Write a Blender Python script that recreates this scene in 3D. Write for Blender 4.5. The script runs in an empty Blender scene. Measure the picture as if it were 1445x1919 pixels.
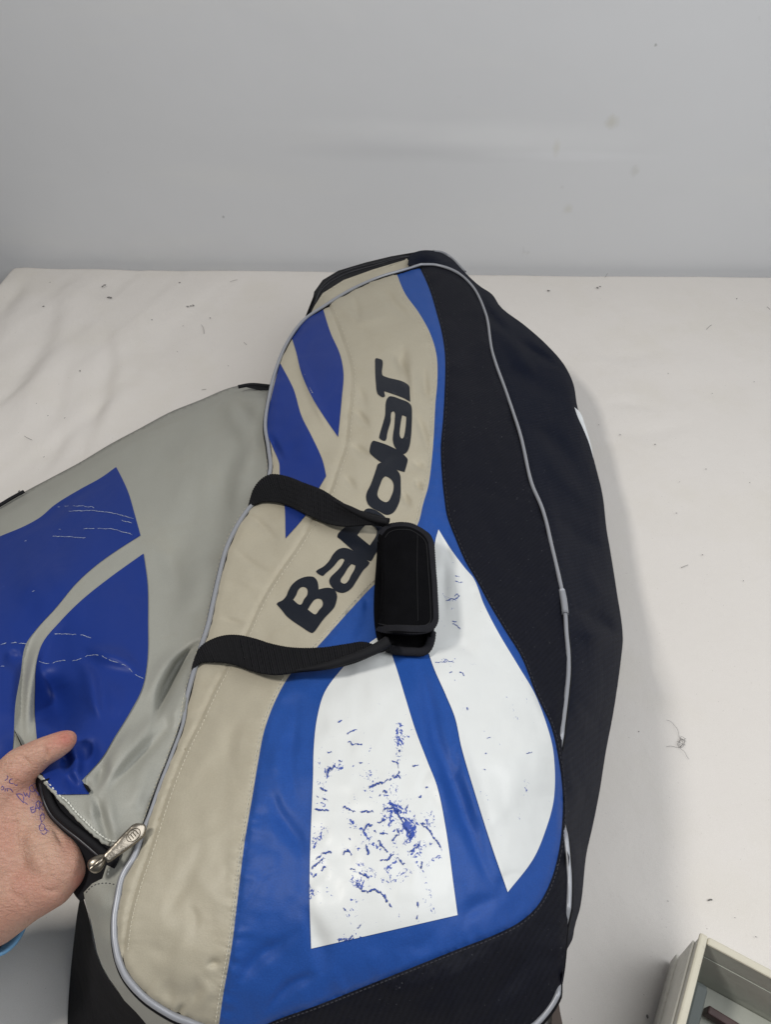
import bpy, bmesh, math, random
import numpy as np
from mathutils import Vector, Matrix
from mathutils.geometry import delaunay_2d_cdt
from mathutils.bvhtree import BVHTree

# ------------------------------------------------------------------ camera, world, lamps, exposure
sc = bpy.context.scene
COL = sc.collection
W0, H0, F0 = 1445.0, 1919.0, 1478.0       # size and focal length of the photograph in its own pixels
CAMZ = 0.66
cd = bpy.data.cameras.new('camera'); cam = bpy.data.objects.new('camera', cd); COL.objects.link(cam)
cam.location = (0, 0, CAMZ); cam.rotation_euler = (math.radians(45), 0, 0)
cd.sensor_fit = 'VERTICAL'; cd.sensor_height = 36.0; cd.lens = F0 / H0 * 36.0
cd.clip_start = 0.01; cd.clip_end = 50
sc.camera = cam
sc.view_settings.view_transform = 'Standard'; sc.view_settings.look = 'None'
sc.view_settings.exposure = 0.0; sc.view_settings.gamma = 1.0
wd = bpy.data.worlds.new('World'); sc.world = wd; wd.use_nodes = True
bg = wd.node_tree.nodes['Background']; bg.inputs[0].default_value = (0.90, 0.94, 1.0, 1); bg.inputs[1].default_value = 0.135
def lamp(name, loc, target, size, power, color):
    ld = bpy.data.lights.new(name, 'AREA'); ld.shape = 'RECTANGLE'; ld.size = size[0]; ld.size_y = size[1]
    ld.energy = power; ld.color = color
    o = bpy.data.objects.new(name, ld); COL.objects.link(o); o.location = loc
    o.rotation_euler = (Vector(target) - Vector(loc)).to_track_quat('-Z', 'Y').to_euler()
    return o
lamp('ceiling_lamp', (-0.72, 0.12, 1.38), (0.45, 0.35, 0.0), (0.22, 0.16), 10.5, (1.0, 0.965, 0.91))
lamp('side_lamp', (0.80, 0.02, 1.22), (0.20, 0.40, 0.1), (1.15, 1.15), 14.6, (0.96, 0.98, 1.0))

rng = np.random.RandomState(7)
# ------------------------------------------------------------------ geometry helpers
S2 = math.sqrt(0.5)
def unproj(px, h):
    """points of the photograph at height h (metres over the table) -> world; arrays"""
    px = np.asarray(px, float).reshape(-1, 2); h = np.broadcast_to(np.asarray(h, float), (len(px),))
    xc = (px[:, 0] - W0 / 2) / F0; yc = (H0 / 2 - px[:, 1]) / F0
    dy = S2 * (1 + yc); dz = S2 * (yc - 1)
    t = (h - CAMZ) / dz
    return np.stack([t * xc, t * dy, h], 1)
def proj(W):
    d = W - np.array([0, 0, CAMZ]); dep = d[:, 1]*S2 - d[:, 2]*S2; up = d[:, 1]*S2 + d[:, 2]*S2
    return np.stack([W0/2 + F0*d[:, 0]/dep, H0/2 - F0*up/dep], 1)
def crop(ox, oy, s, pts): return [(ox + x / s, oy + y / s) for x, y in pts]
def curve(pts, step=5.0, closed=False, sharp=50):
    """smooth curve through traced points (sharp corners kept), evenly resampled"""
    P = np.array(pts, float); n = len(P)
    if n < 3: closed = False
    T = np.zeros_like(P)
    for i in range(n):
        a = P[i - 1] if (i > 0 or closed) else P[i]; b = P[(i + 1) % n] if (i < n - 1 or closed) else P[i]
        d1 = P[i] - a; d2 = b - P[i]
        l1 = np.hypot(*d1); l2 = np.hypot(*d2)
        if l1 > 0 and l2 > 0:
            c = np.dot(d1, d2) / l1 / l2
            if c < math.cos(math.radians(sharp)): continue
            T[i] = (d1 / l1 + d2 / l2) / 2
        else: T[i] = (b - a) / max(1e-9, np.hypot(*(b - a)))
    out = []
    for i in range(n if closed else n - 1):
        p, q = P[i], P[(i + 1) % n]; L = np.hypot(*(q - p))
        if L < 1e-6: continue
        k = max(1, int(round(L / step)))
        tt = np.arange(k) / k
        h00 = 2*tt**3 - 3*tt**2 + 1; h10 = tt**3 - 2*tt**2 + tt; h01 = -2*tt**3 + 3*tt**2; h11 = tt**3 - tt**2
        u = T[i] * L if np.any(T[i]) else (q - p); v = T[(i + 1) % n] * L if np.any(T[(i + 1) % n]) else (q - p)
        out.append(h00[:, None]*p + h10[:, None]*u + h01[:, None]*q + h11[:, None]*v)
    out = np.concatenate(out)
    if not closed: out = np.vstack([out, P[-1]])
    return out
def polydist(X, C):
    """distance to an open polyline and arc position of the nearest point"""
    A = C[:-1]; B = C[1:]; D = B - A; L2 = np.maximum((D**2).sum(1), 1e-9); s0 = np.concatenate([[0], np.cumsum(np.sqrt(L2))])
    best = np.full(len(X), 1e9); arc = np.zeros(len(X)); side = np.zeros(len(X))
    for i in range(len(A)):
        r = X - A[i]; t = np.clip((r @ D[i]) / L2[i], 0, 1)
        q = r - t[:, None] * D[i]; d = (q**2).sum(1)
        m = d < best
        best[m] = d[m]; arc[m] = (s0[i] + t * math.sqrt(L2[i]))[m]; side[m] = (D[i][0]*r[:, 1] - D[i][1]*r[:, 0])[m]
    return np.sqrt(best), arc, s0[-1], np.sign(side)
def inside(X, loop):
    r = np.zeros(len(X), bool); n = len(loop)
    x, y = X[:, 0], X[:, 1]
    for i in range(n):
        x1, y1 = loop[i]; x2, y2 = loop[(i + 1) % n]
        if y1 == y2: continue
        c = ((y1 > y) != (y2 > y)) & (x < (x2 - x1) * (y - y1) / (y2 - y1) + x1)
        r ^= c
    return r
def vnoise(x, y, seed=0):
    xi = np.floor(x).astype(np.int64); yi = np.floor(y).astype(np.int64); fx = x - xi; fy = y - yi
    fx = fx*fx*fx*(fx*(fx*6-15)+10); fy = fy*fy*fy*(fy*(fy*6-15)+10)
    def hsh(a, b):
        v = (a * 374761393 + b * 668265263 + seed * 974634777) & 0xffffffff
        v = ((v ^ (v >> 13)) * 1274126177) & 0xffffffff
        return ((v ^ (v >> 16)) & 0xffff) / 32767.5 - 1
    return (hsh(xi, yi)*(1-fx) + hsh(xi+1, yi)*fx)*(1-fy) + (hsh(xi, yi+1)*(1-fx) + hsh(xi+1, yi+1)*fx)*fy
class RBF:
    def __init__(s, pts):
        P = np.array(pts, float); s.c = P[:, :2] / 500.0; n = len(P)
        d = np.sqrt(((s.c[:, None] - s.c[None])**2).sum(2)); K = s.k(d) + np.eye(n) * 1e-4
        A = np.zeros((n+3, n+3)); A[:n, :n] = K; A[:n, n] = 1; A[:n, n+1:] = s.c; A[n, :n] = 1; A[n+1:, :n] = s.c.T
        s.w = np.linalg.solve(A, np.concatenate([P[:, 2], [0, 0, 0]]))
    def k(s, d): return d**2 * np.log(np.maximum(d, 1e-6))
    def __call__(s, X):
        out = np.empty(len(X)); n = len(s.c)
        for i in range(0, len(X), 20000):
            x = X[i:i+20000] / 500.0; d = np.sqrt(((x[:, None] - s.c[None])**2).sum(2))
            out[i:i+20000] = s.k(d) @ s.w[:n] + s.w[n] + x @ s.w[n+1:]
        return out
def fold_sum(X, folds, wk=1.25):
    h = np.zeros(len(X))
    for f in folds:
        pts, amp, w = f[:3]
        C = curve(pts, 14)
        lo = C.min(0) - 3.2*w; hi = C.max(0) + 3.2*w
        m = (X[:, 0] > lo[0]) & (X[:, 0] < hi[0]) & (X[:, 1] > lo[1]) & (X[:, 1] < hi[1])
        if not m.any(): continue
        d, a, L, sd = polydist(X[m], C)
        tp = np.clip(np.minimum(a, L - a) / (0.46 * L + 1e-6), 0, 1); tp = tp*tp*(3-2*tp)*0.96 + 0.04
        w2 = w * wk; ww = w2 * (0.5 + 0.5 * tp)
        h[m] += amp * tp * np.exp(-(d / ww)**2)
    return h

# ------------------------------------------------------------------ objects helpers
def setp(o, label=None, cat=None, group=None, kind=None):
    if label: o['label'] = label
    if cat: o['category'] = cat
    if group: o['group'] = group
    if kind: o['kind'] = kind
    return o
def empty(name, loc, label, cat):
    o = bpy.data.objects.new(name, None); COL.objects.link(o); o.location = loc; o.empty_display_size = 0.02
    return setp(o, label, cat)
def mesh_obj(name, verts, faces, mat, parent=None, smooth=True, uv=None, attr=None):
    me = bpy.data.meshes.new(name)
    V = np.asarray(verts, float)
    if parent is not None: V = V - np.array(parent_origin(parent))
    me.from_pydata(V.tolist(), [], [list(map(int, f)) for f in faces]); me.update()
    if smooth: me.polygons.foreach_set('use_smooth', [True] * len(me.polygons))
    if uv is not None:
        ul = me.uv_layers.new(name='UVMap'); idx = np.zeros(len(me.loops), int); me.loops.foreach_get('vertex_index', idx)
        ul.data.foreach_set('uv', np.asarray(uv, float)[idx].ravel())
    if attr:
        for k, a in attr.items():
            at = me.attributes.new(k, 'FLOAT', 'POINT'); at.data.foreach_set('value', np.asarray(a, float))
    if mat: me.materials.append(mat)
    o = bpy.data.objects.new(name, me); COL.objects.link(o)
    if parent is not None: o.parent = parent
    return o
def parent_origin(p):
    v = Vector((0, 0, 0))
    while p is not None: v += p.location; p = p.parent
    return v
def solid(o, th, off=-1):
    m = o.modifiers.new('thickness', 'SOLIDIFY'); m.thickness = th; m.offset = off; return o
def tri_region(loops, step, jitter=0.0):
    """triangulate the inside of closed loops (first outer, others holes) with an even grid of points"""
    outer = loops[0]
    lo = outer.min(0); hi = outer.max(0)
    gx = np.arange(lo[0] + step/2, hi[0], step); gy = np.arange(lo[1] + step/2, hi[1], step*0.87)
    G = np.array([(x + (step/2 if j % 2 else 0), y) for j, y in enumerate(gy) for x in gx])
    if len(G):
        m = np.zeros(len(G), bool)
        for lp in loops: m ^= inside(G, lp)
        G = G[m]
        for lp in loops:
            if not len(G): break
            d, _, _, _ = polydist(G, np.vstack([lp, lp[:1]])); G = G[d > step * 0.55]
    vs = []; es = []
    for lp in loops:
        b = len(vs); n = len(lp); vs += lp.tolist(); es += [(b + i, b + (i+1) % n) for i in range(n)]
    if len(G): vs += G.tolist()
    r = delaunay_2d_cdt([Vector(v) for v in vs], es, [], 0, 1e-4)
    V = np.array([tuple(v) for v in r[0]]); T = np.array(r[2])
    cen = V[T].mean(1); m = np.zeros(len(cen), bool)
    for lp in loops: m ^= inside(cen, lp)
    T = T[m]
    # counter-clockwise in the picture's x, -y frame = facing the camera
    a = V[T[:, 1]] - V[T[:, 0]]; b = V[T[:, 2]] - V[T[:, 0]]
    fl = (a[:, 0]*b[:, 1] - a[:, 1]*b[:, 0]) > 0
    T[fl] = T[fl][:, ::-1]
    return V, T
def sheet(name, outline, hf, mat, parent, holes=(), step=5.0, dz=0.0, sharp=50, label=None, attr=None, raw=False, bstep=None):
    bs = bstep or step
    loops = [np.array(outline) if raw else curve(outline, bs, True, sharp)] + [curve(h, bs, True, sharp) for h in holes]
    V, T = tri_region(loops, step)
    h = hf(V) + dz
    P = unproj(V, h)
    at = {k: f(V) for k, f in attr.items()} if attr else None
    o = mesh_obj(name, P, T, mat, parent, attr=at)
    if label: o['label'] = label
    return o
def frames(P, closed=False):
    P = np.asarray(P, float); T = np.gradient(P, axis=0)
    if closed: T = np.roll(P, -1, 0) - np.roll(P, 1, 0)
    T /= np.maximum(np.linalg.norm(T, axis=1), 1e-9)[:, None]
    return T
def tube_data(P, r, n=10, closed=False, up=(0, -0.5, 0.85), flat=1.0, cap=True):
    P = np.asarray(P, float); T = frames(P, closed); r = np.broadcast_to(np.asarray(r, float), (len(P),))
    U = np.array(up, float); B = np.cross(T, U); B /= np.maximum(np.linalg.norm(B, axis=1), 1e-6)[:, None]; N = np.cross(B, T)
    a = np.arange(n) / n * 2 * math.pi
    V = (P[:, None] + (np.cos(a)[None, :, None]*B[:, None] + flat*np.sin(a)[None, :, None]*N[:, None]) * r[:, None, None]).reshape(-1, 3)
    F = []; m = len(P)
    for i in range(m if closed else m - 1):
        for j in range(n):
            F.append((i*n + j, i*n + (j+1) % n, ((i+1) % m)*n + (j+1) % n, ((i+1) % m)*n + j))
    if cap and not closed: F += [tuple(range(n)), tuple(range((m-1)*n, m*n))[::-1]]
    return V, [f[::-1] for f in F]
def tube(name, P, r, mat, parent, **k):
    V, F = tube_data(P, r, **k); return mesh_obj(name, V, F, mat, parent)
def join_data(parts):
    V = []; F = []; b = 0
    for v, f in parts:
        V.append(np.asarray(v)); F += [tuple(i + b for i in q) for q in f]; b += len(v)
    return np.vstack(V), F
def box_data(sx, sy, sz, bev=0.0):
    bm = bmesh.new(); bmesh.ops.create_cube(bm, size=1.0); bmesh.ops.scale(bm, vec=(sx, sy, sz), verts=bm.verts)
    if bev: bmesh.ops.bevel(bm, geom=list(bm.edges), offset=bev, segments=2, affect='EDGES', profile=0.5)
    V = np.array([tuple(v.co) for v in bm.verts]); F = [tuple(v.index for v in f.verts) for f in bm.faces]; bm.free(); return V, F

# ------------------------------------------------------------------ materials
def lin(r, g, b):
    f = lambda c: (c/255/12.92) if c/255 <= 0.04045 else ((c/255 + 0.055)/1.055)**2.4
    return (f(r), f(g), f(b), 1)
class M:
    def __init__(s, name):
        s.m = bpy.data.materials.new(name); s.m.use_nodes = True; s.t = s.m.node_tree; s.n = s.t.nodes; s.b = s.n['Principled BSDF']
        s.tc = s.n.new('ShaderNodeTexCoord'); s.co = s.tc.outputs['Object']
    def link(s, a, b): s.t.links.new(a, b)
    def node(s, ty, **k):
        n = s.n.new(ty)
        for a, v in k.items(): setattr(n, a, v)
        return n
    def mapping(s, scale=(1, 1, 1), rot=(0, 0, 0)):
        n = s.n.new('ShaderNodeMapping'); n.inputs['Scale'].default_value = scale; n.inputs['Rotation'].default_value = rot
        s.link(s.co, n.inputs[0]); return n.outputs[0]
    def noise(s, scale, detail=3, rough=0.5, vec=None, dist=0.0):
        n = s.n.new('ShaderNodeTexNoise'); n.inputs['Scale'].default_value = scale; n.inputs['Detail'].default_value = detail
        n.inputs['Roughness'].default_value = rough; n.inputs['Distortion'].default_value = dist
        s.link(vec or s.co, n.inputs['Vector']); return n.outputs['Fac']
    def wave(s, scale, vec=None, dist=0.0, dirn='X', dscale=1.0):
        n = s.n.new('ShaderNodeTexWave'); n.bands_direction = dirn; n.inputs['Scale'].default_value = scale
        n.inputs['Distortion'].default_value = dist; n.inputs['Detail Scale'].default_value = dscale
        s.link(vec or s.co, n.inputs['Vector']); return n.outputs['Fac']
    def ramp(s, fac, stops):
        n = s.n.new('ShaderNodeValToRGB'); e = n.color_ramp.elements
        while len(e) < len(stops): e.new(0.5)
        for x, (p, c) in zip(e, stops): x.position = p; x.color = c if len(c) == 4 else (*c, 1)
        s.link(fac, n.inputs[0]); return n.outputs[0]
    def mix(s, fac, a, b):
        n = s.n.new('ShaderNodeMix'); n.data_type = 'RGBA'
        if hasattr(fac, 'links') or not isinstance(fac, float): s.link(fac, n.inputs[0])
        else: n.inputs[0].default_value = fac
        for v, i in ((a, 6), (b, 7)):
            if isinstance(v, tuple): n.inputs[i].default_value = v
            else: s.link(v, n.inputs[i])
        return n.outputs[2]
    def math(s, op, a, b=None):
        n = s.n.new('ShaderNodeMath'); n.operation = op
        for v, i in ((a, 0), (b, 1)):
            if v is None: continue
            if isinstance(v, (int, float)): n.inputs[i].default_value = v
            else: s.link(v, n.inputs[i])
        return n.outputs[0]
    def color(s, c):
        if isinstance(c, tuple): s.b.inputs['Base Color'].default_value = c
        else: s.link(c, s.b.inputs['Base Color'])
    def set(s, **k):
        for a, v in k.items():
            i = s.b.inputs[a.replace('_', ' ')]
            if isinstance(v, (int, float, tuple)): i.default_value = v
            else: s.link(v, i)
    def bump(s, items):
        prev = None
        for h, dist in items:
            n = s.n.new('ShaderNodeBump'); n.inputs['Strength'].default_value = 1.0; n.inputs['Distance'].default_value = dist
            s.link(h, n.inputs['Height'])
            if prev: s.link(prev, n.inputs['Normal'])
            prev = n.outputs[0]
        s.link(prev, s.b.inputs['Normal'])
def shade_of(c, k): return (c[0]*k, c[1]*k, c[2]*k, 1)
def shade_of_node(m, col, k):
    n = m.n.new('ShaderNodeMix'); n.data_type = 'RGBA'; n.blend_type = 'MULTIPLY'; n.inputs[0].default_value = 1.0
    m.link(col, n.inputs[6]); n.inputs[7].default_value = (k, k, k, 1); return n.outputs[2]
def fabric(name, c, rough=0.6, var=0.10, weave=0.00012, creases=0.0010, twill=0.0, spec=0.35, stain=None, stain_amt=0.0, grain=(0.90, 1.10), dust=False):
    m = M(name)
    n1 = m.noise(26, 4, 0.6); col = m.mix(n1, shade_of(c, 1 - var), shade_of(c, 1 + var))
    if stain:
        s1 = m.ramp(m.noise(17, 5, 0.65, dist=0.6), [(0.52, (0, 0, 0)), (0.70, (stain_amt,)*3)])
        col = m.mix(s1, col, stain)
    g = m.noise(1100, 3, 0.8); col = m.mix(m.ramp(g, [(0.38, (0.0,)*3), (0.66, (1.0,)*3)]), shade_of_node(m, col, grain[0]), shade_of_node(m, col, grain[1]))
    items = [(m.noise(34, 3, 0.45, vec=m.mapping((1, 0.35, 1), (0, 0, 0.5)), dist=0.5), creases), (m.noise(1300, 2, 0.6), weave)]
    if twill:
        w = m.wave(115, vec=m.mapping((1, 1, 1), (0, 0, math.radians(38))), dist=0.6, dscale=40)
        items.append((w, twill)); col = m.mix(m.math('MULTIPLY', w, 0.30), col, shade_of(c, 2.0))
    if dust:
        col = m.mix(m.ramp(m.noise(420, 2, 0.6), [(0.71, (0,)*3), (0.75, (.32,)*3)]), col, lin(120, 120, 124))
    m.color(col); m.set(Roughness=rough); m.b.inputs['Specular IOR Level'].default_value = spec
    m.bump(items); return m.m
BEIGE = lin(172, 165, 147); GREY = lin(151, 151, 143); BLUEF = lin(32, 74, 148); BLUEP = lin(24, 50, 124); BLK = lin(21, 22, 29)
m_beige = fabric('beige nylon', BEIGE, 0.52, 0.035, 0.00012, 0.0008, spec=0.34, stain=lin(158, 147, 124), stain_amt=0.22, grain=(0.955, 1.045))
m_grey = fabric('grey green nylon', GREY, 0.50, 0.04, 0.00016, 0.0007, spec=0.42, stain=lin(146, 142, 128), stain_amt=0.25, grain=(0.955, 1.045))
m_bluef = fabric('royal blue nylon', BLUEF, 0.52, 0.08, 0.00012, 0.0008, spec=0.26, grain=(0.90, 1.10))
m_black = fabric('black twill polyester', lin(17, 18, 26), 0.62, 0.10, 0.00012, 0.0010, twill=0.00010, spec=0.12, dust=True, grain=(0.65, 1.5))
m_gus = fabric('blue-black twill polyester', lin(13, 17, 30), 0.68, 0.10, 0.00012, 0.0010, twill=0.00010, spec=0.10, dust=True, grain=(0.6, 1.6))
m_blackp = fabric('plain black polyester', lin(22, 21, 24), 0.85, 0.15, 0.00015, 0.0012, spec=0.15)
m_lining = fabric('black lining', lin(20, 20, 23), 0.85, 0.1, 0.0001, 0.001, spec=0.1)
def vinyl(name, c, scuff, rough=0.38, scale=160, amt=0.35):
    m = M(name)
    col = m.mix(m.noise(9, 3, 0.5), shade_of(c, 0.93), shade_of(c, 1.06))
    s1 = m.ramp(m.noise(scale, 6, 0.7, vec=m.mapping((1, 0.35, 1), (0, 0, 1.1)), dist=0.5), [(0.64, (0, 0, 0)), (0.74, (amt,)*3)])
    s2 = m.ramp(m.noise(22, 3, 0.5), [(0.50, (0, 0, 0)), (0.66, (1, 1, 1))])
    col = m.mix(m.math('MULTIPLY', s1, s2), col, scuff)
    m.color(col); m.set(Roughness=rough); m.b.inputs['Specular IOR Level'].default_value = 0.22
    m.bump([(m.noise(30, 3, 0.45, vec=m.mapping((1, 0.4, 1), (0, 0, 0.9)), dist=0.5), 0.0010), (m.noise(1100, 2, 0.5), 0.00006)]); return m.m
m_bluep = vinyl('blue vinyl print', BLUEP, lin(70, 88, 160), 0.48, amt=0.25)
m_letter = vinyl('black vinyl lettering', lin(25, 29, 38), lin(140, 142, 146), 0.36, 230, 0.5)
def worn_white():
    m = M('worn white vinyl print')
    at = m.node('ShaderNodeAttribute', attribute_name='wear')
    vec = m.mapping((1, 0.75, 1), (0, 0, 0.6))
    nA = m.noise(105, 4, 0.6, vec=vec, dist=1.0); nR = m.noise(210, 3, 0.6, vec=vec, dist=1.2); n2 = m.noise(640, 4, 0.75)
    rd = m.math('SUBTRACT', 0.5, m.math('MULTIPLY', m.math('ABSOLUTE', m.math('SUBTRACT', nR, 0.5)), 9.0))
    rd = m.math('MAXIMUM', rd, -0.9)
    v = m.math('ADD', m.math('MULTIPLY', m.math('SUBTRACT', nA, 0.5), 1.15), m.math('MULTIPLY', m.math('SUBTRACT', n2, 0.5), 0.62))
    v = m.math('ADD', v, m.math('MULTIPLY', rd, 0.17))
    v = m.math('ADD', m.math('ADD', v, 0.5), at.outputs['Fac'])
    k = m.ramp(v, [(0.715, (0, 0, 0)), (0.73, (1, 1, 1))])
    base = m.mix(m.noise(14, 4, 0.6), lin(212, 214, 213), lin(220, 222, 220))
    col = m.mix(k, base, lin(52, 78, 160)); m.color(col); m.set(Roughness=0.42)
    m.bump([(m.noise(30, 3, 0.45, vec=m.mapping((1, 0.4, 1), (0, 0, 0.9)), dist=0.5), 0.0008), (m.noise(1300, 2, 0.5), 0.00005)]); return m.m
m_white = worn_white()
def simple(name, c, rough=0.5, metal=0.0, spec=0.5, var=0.1, bump=0.0, bscale=400):
    m = M(name); m.color(m.mix(m.noise(60, 4, 0.6), shade_of(c, 1-var), shade_of(c, 1+var))); m.set(Roughness=rough, Metallic=metal)
    m.b.inputs['Specular IOR Level'].default_value = spec
    if bump: m.bump([(m.noise(bscale, 4, 0.6), bump)])
    return m.m
m_pipe = simple('silver vinyl piping', lin(150, 152, 158), 0.40, 0.25, 0.5, 0.06, 0.00005, 300)
m_web = simple('black webbing', lin(20, 20, 23), 0.75, 0, 0.22, 0.25, 0.0001, 1800)
m_pad = simple('black suede padding', lin(14, 14, 16), 1.0, 0, 0.04, 0.4, 0.0003, 600)
m_bind = simple('black grosgrain binding', lin(33, 33, 37), 0.85, 0, 0.12, 0.3, 0.0003, 1500)
m_thread = simple('beige thread', lin(196, 190, 172), 0.7)
m_threadw = simple('pale thread', lin(205, 205, 196), 0.7)
m_threadd = simple('dark thread', lin(44, 44, 50), 0.8)
m_threadk = simple('black thread', lin(18, 18, 20), 0.9)
m_zip = simple('black zip tape', lin(20, 20, 24), 0.75, 0, 0.25, 0.2, 0.0002, 900)
m_teeth = simple('zip coil', lin(46, 46, 52), 0.4, 0, 0.5)
m_metal = simple('worn nickel', lin(150, 142, 130), 0.32, 1.0, 0.5, 0.25, 0.0002, 260)
m_metald = simple('tarnished recess', lin(88, 80, 68), 0.5, 1.0, 0.5, 0.2)
m_scr = simple('bare scratch', lin(176, 184, 196), 0.7)

# ------------------------------------------------------------------ traced curves of the bag
A1 = lambda p: crop(460, 440, 2.007, p)
A2 = lambda p: crop(0, 680, 2.665, p)
A3 = lambda p: crop(340, 860, 2.58, p)
A4 = lambda p: crop(0, 1340, 3.141, p)
A5 = lambda p: crop(400, 1240, 2.064, p)
A6 = lambda p: crop(780, 960, 3.141, p)
A8 = lambda p: crop(180, 1500, 4.58, p)
LA = lambda p: crop(640, 640, 7.225, p)
LB = lambda p: crop(640, 840, 7.994, p)
LC = lambda p: crop(500, 1000, 6.02, p)
pipe_right = [(789, 496), (819, 497), (858.6, 512), (888.5, 540), (911, 589), (923, 659), (951, 739), (978, 824), (996, 903), (1020, 963), (1035, 1024), (1050.6, 1094),
              (1057, 1125), (1060, 1151), (1062, 1183), (1066, 1231), (1063, 1294), (1057, 1342), (1054, 1374), (1055, 1440), (1059, 1510), (1061, 1569), (1064.7, 1608),
              (1067.6, 1652), (1066, 1705), (1062, 1760), (1056, 1820), (1046, 1862), (1028, 1893), (1000, 1922), (950, 1950), (850, 1985)]
pipe_left = [(789, 496), (759, 505), (709, 520), (659, 542), (609.5, 572), (569.6, 599.5), (539.7, 639), (519.8, 684), (503, 749), (497, 799), (503, 839), (506, 880),
             (490, 925), (466, 953), (445, 984), (423, 1030.5), (413.6, 1065), (402, 1116), (390, 1170), (379, 1205), (362, 1262), (349, 1310), (342, 1352), (321.5, 1410),
             (299, 1467), (280, 1521), (267, 1556), (251.5, 1604), (229, 1642), (219.7, 1684), (214, 1722), (216.5, 1776), (229, 1817.5), (254.7, 1852.6), (286.5, 1881), (318, 1900),
             (360, 1918), (430, 1945), (560, 1985), (700, 2000), (850, 1985)]
PR = curve(pipe_right, 6); PL = curve(pipe_left, 6)
seam_bb = [(741.5, 508), (759, 549.6), (784, 584.5), (806, 624), (818, 664), (820, 709), (816, 759), (813, 818.7), (808, 875), (803, 910), (793, 945), (784, 980), (752, 1032),
           (716, 1081), (689, 1108), (646, 1154.6), (594, 1212.7), (562, 1245), (543, 1265), (516, 1312.7), (494.5, 1371), (485, 1419), (472.7, 1492), (458, 1579), (446, 1676), (434, 1773), (417, 1870), (408, 1935)]
seam_blk = [(786, 500), (804, 540), (819, 589.5), (829, 629), (834, 669), (833, 739), (830, 789), (826, 839), (828, 888), (833, 938), (838, 968), (853, 1008), (872, 1052), (891, 1084), (917, 1132),
            (945.6, 1180), (977, 1231), (1005.6, 1303), (1033, 1362), (1049, 1434), (1055, 1492), (1054, 1540), (1047, 1598.5), (1030, 1657), (1005.6, 1700), (972, 1729), (923, 1753.6), (860, 1778),
            (787.6, 1807), (690.7, 1845.6), (594, 1884), (506.6, 1916), (450, 1945)]
seam_in = [(614, 569), (629, 604), (647, 654), (657, 689), (657, 739), (652, 789), (647, 834), (632, 878.5), (619, 918), (588, 972), (557, 1023), (514, 1085), (487, 1131), (460, 1189.5), (425, 1247.6),
           (402, 1290), (376, 1346), (347, 1404), (321, 1467), (299, 1531), (279, 1594.7), (257, 1658), (240, 1722), (231, 1785)]
SB = curve(seam_bb, 5); SK = curve(seam_blk, 5); SI = curve(seam_in, 5)

# heights (metres over the table) of the front face
front_ctrl = [(789, 496, .150), (700, 525, .147), (600, 580, .150), (520, 684, .158), (497, 799, .165), (500, 880, .168), (445, 984, .172), (390, 1170, .180), (342, 1352, .186), (267, 1556, .190),
    (214, 1722, .184), (240, 1840, .176), (360, 1918, .165), (700, 2000, .140), (1000, 1922, .150), (1056, 1820, .162), (1066, 1652, .172), (1059, 1500, .180), (1060, 1300, .184), (1060, 1151, .184),
    (1000, 920, .176), (935, 690, .162), (888, 540, .150), (700, 640, .176), (650, 760, .186), (730, 850, .196), (900, 850, .188), (860, 680, .178), (600, 900, .190), (680, 1050, .208), (850, 1100, .208), (960, 1150, .202),
    (560, 1200, .206), (420, 1400, .203), (700, 1300, .222), (900, 1350, .218), (1000, 1400, .206), (350, 1640, .203), (550, 1550, .220), (720, 1550, .226), (900, 1580, .218), (1000, 1620, .198), (330, 1800, .190),
    (500, 1750, .206), (700, 1770, .210), (880, 1790, .198), (600, 1890, .184), (850, 1900, .178)]
front_rbf = RBF(front_ctrl)
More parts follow.
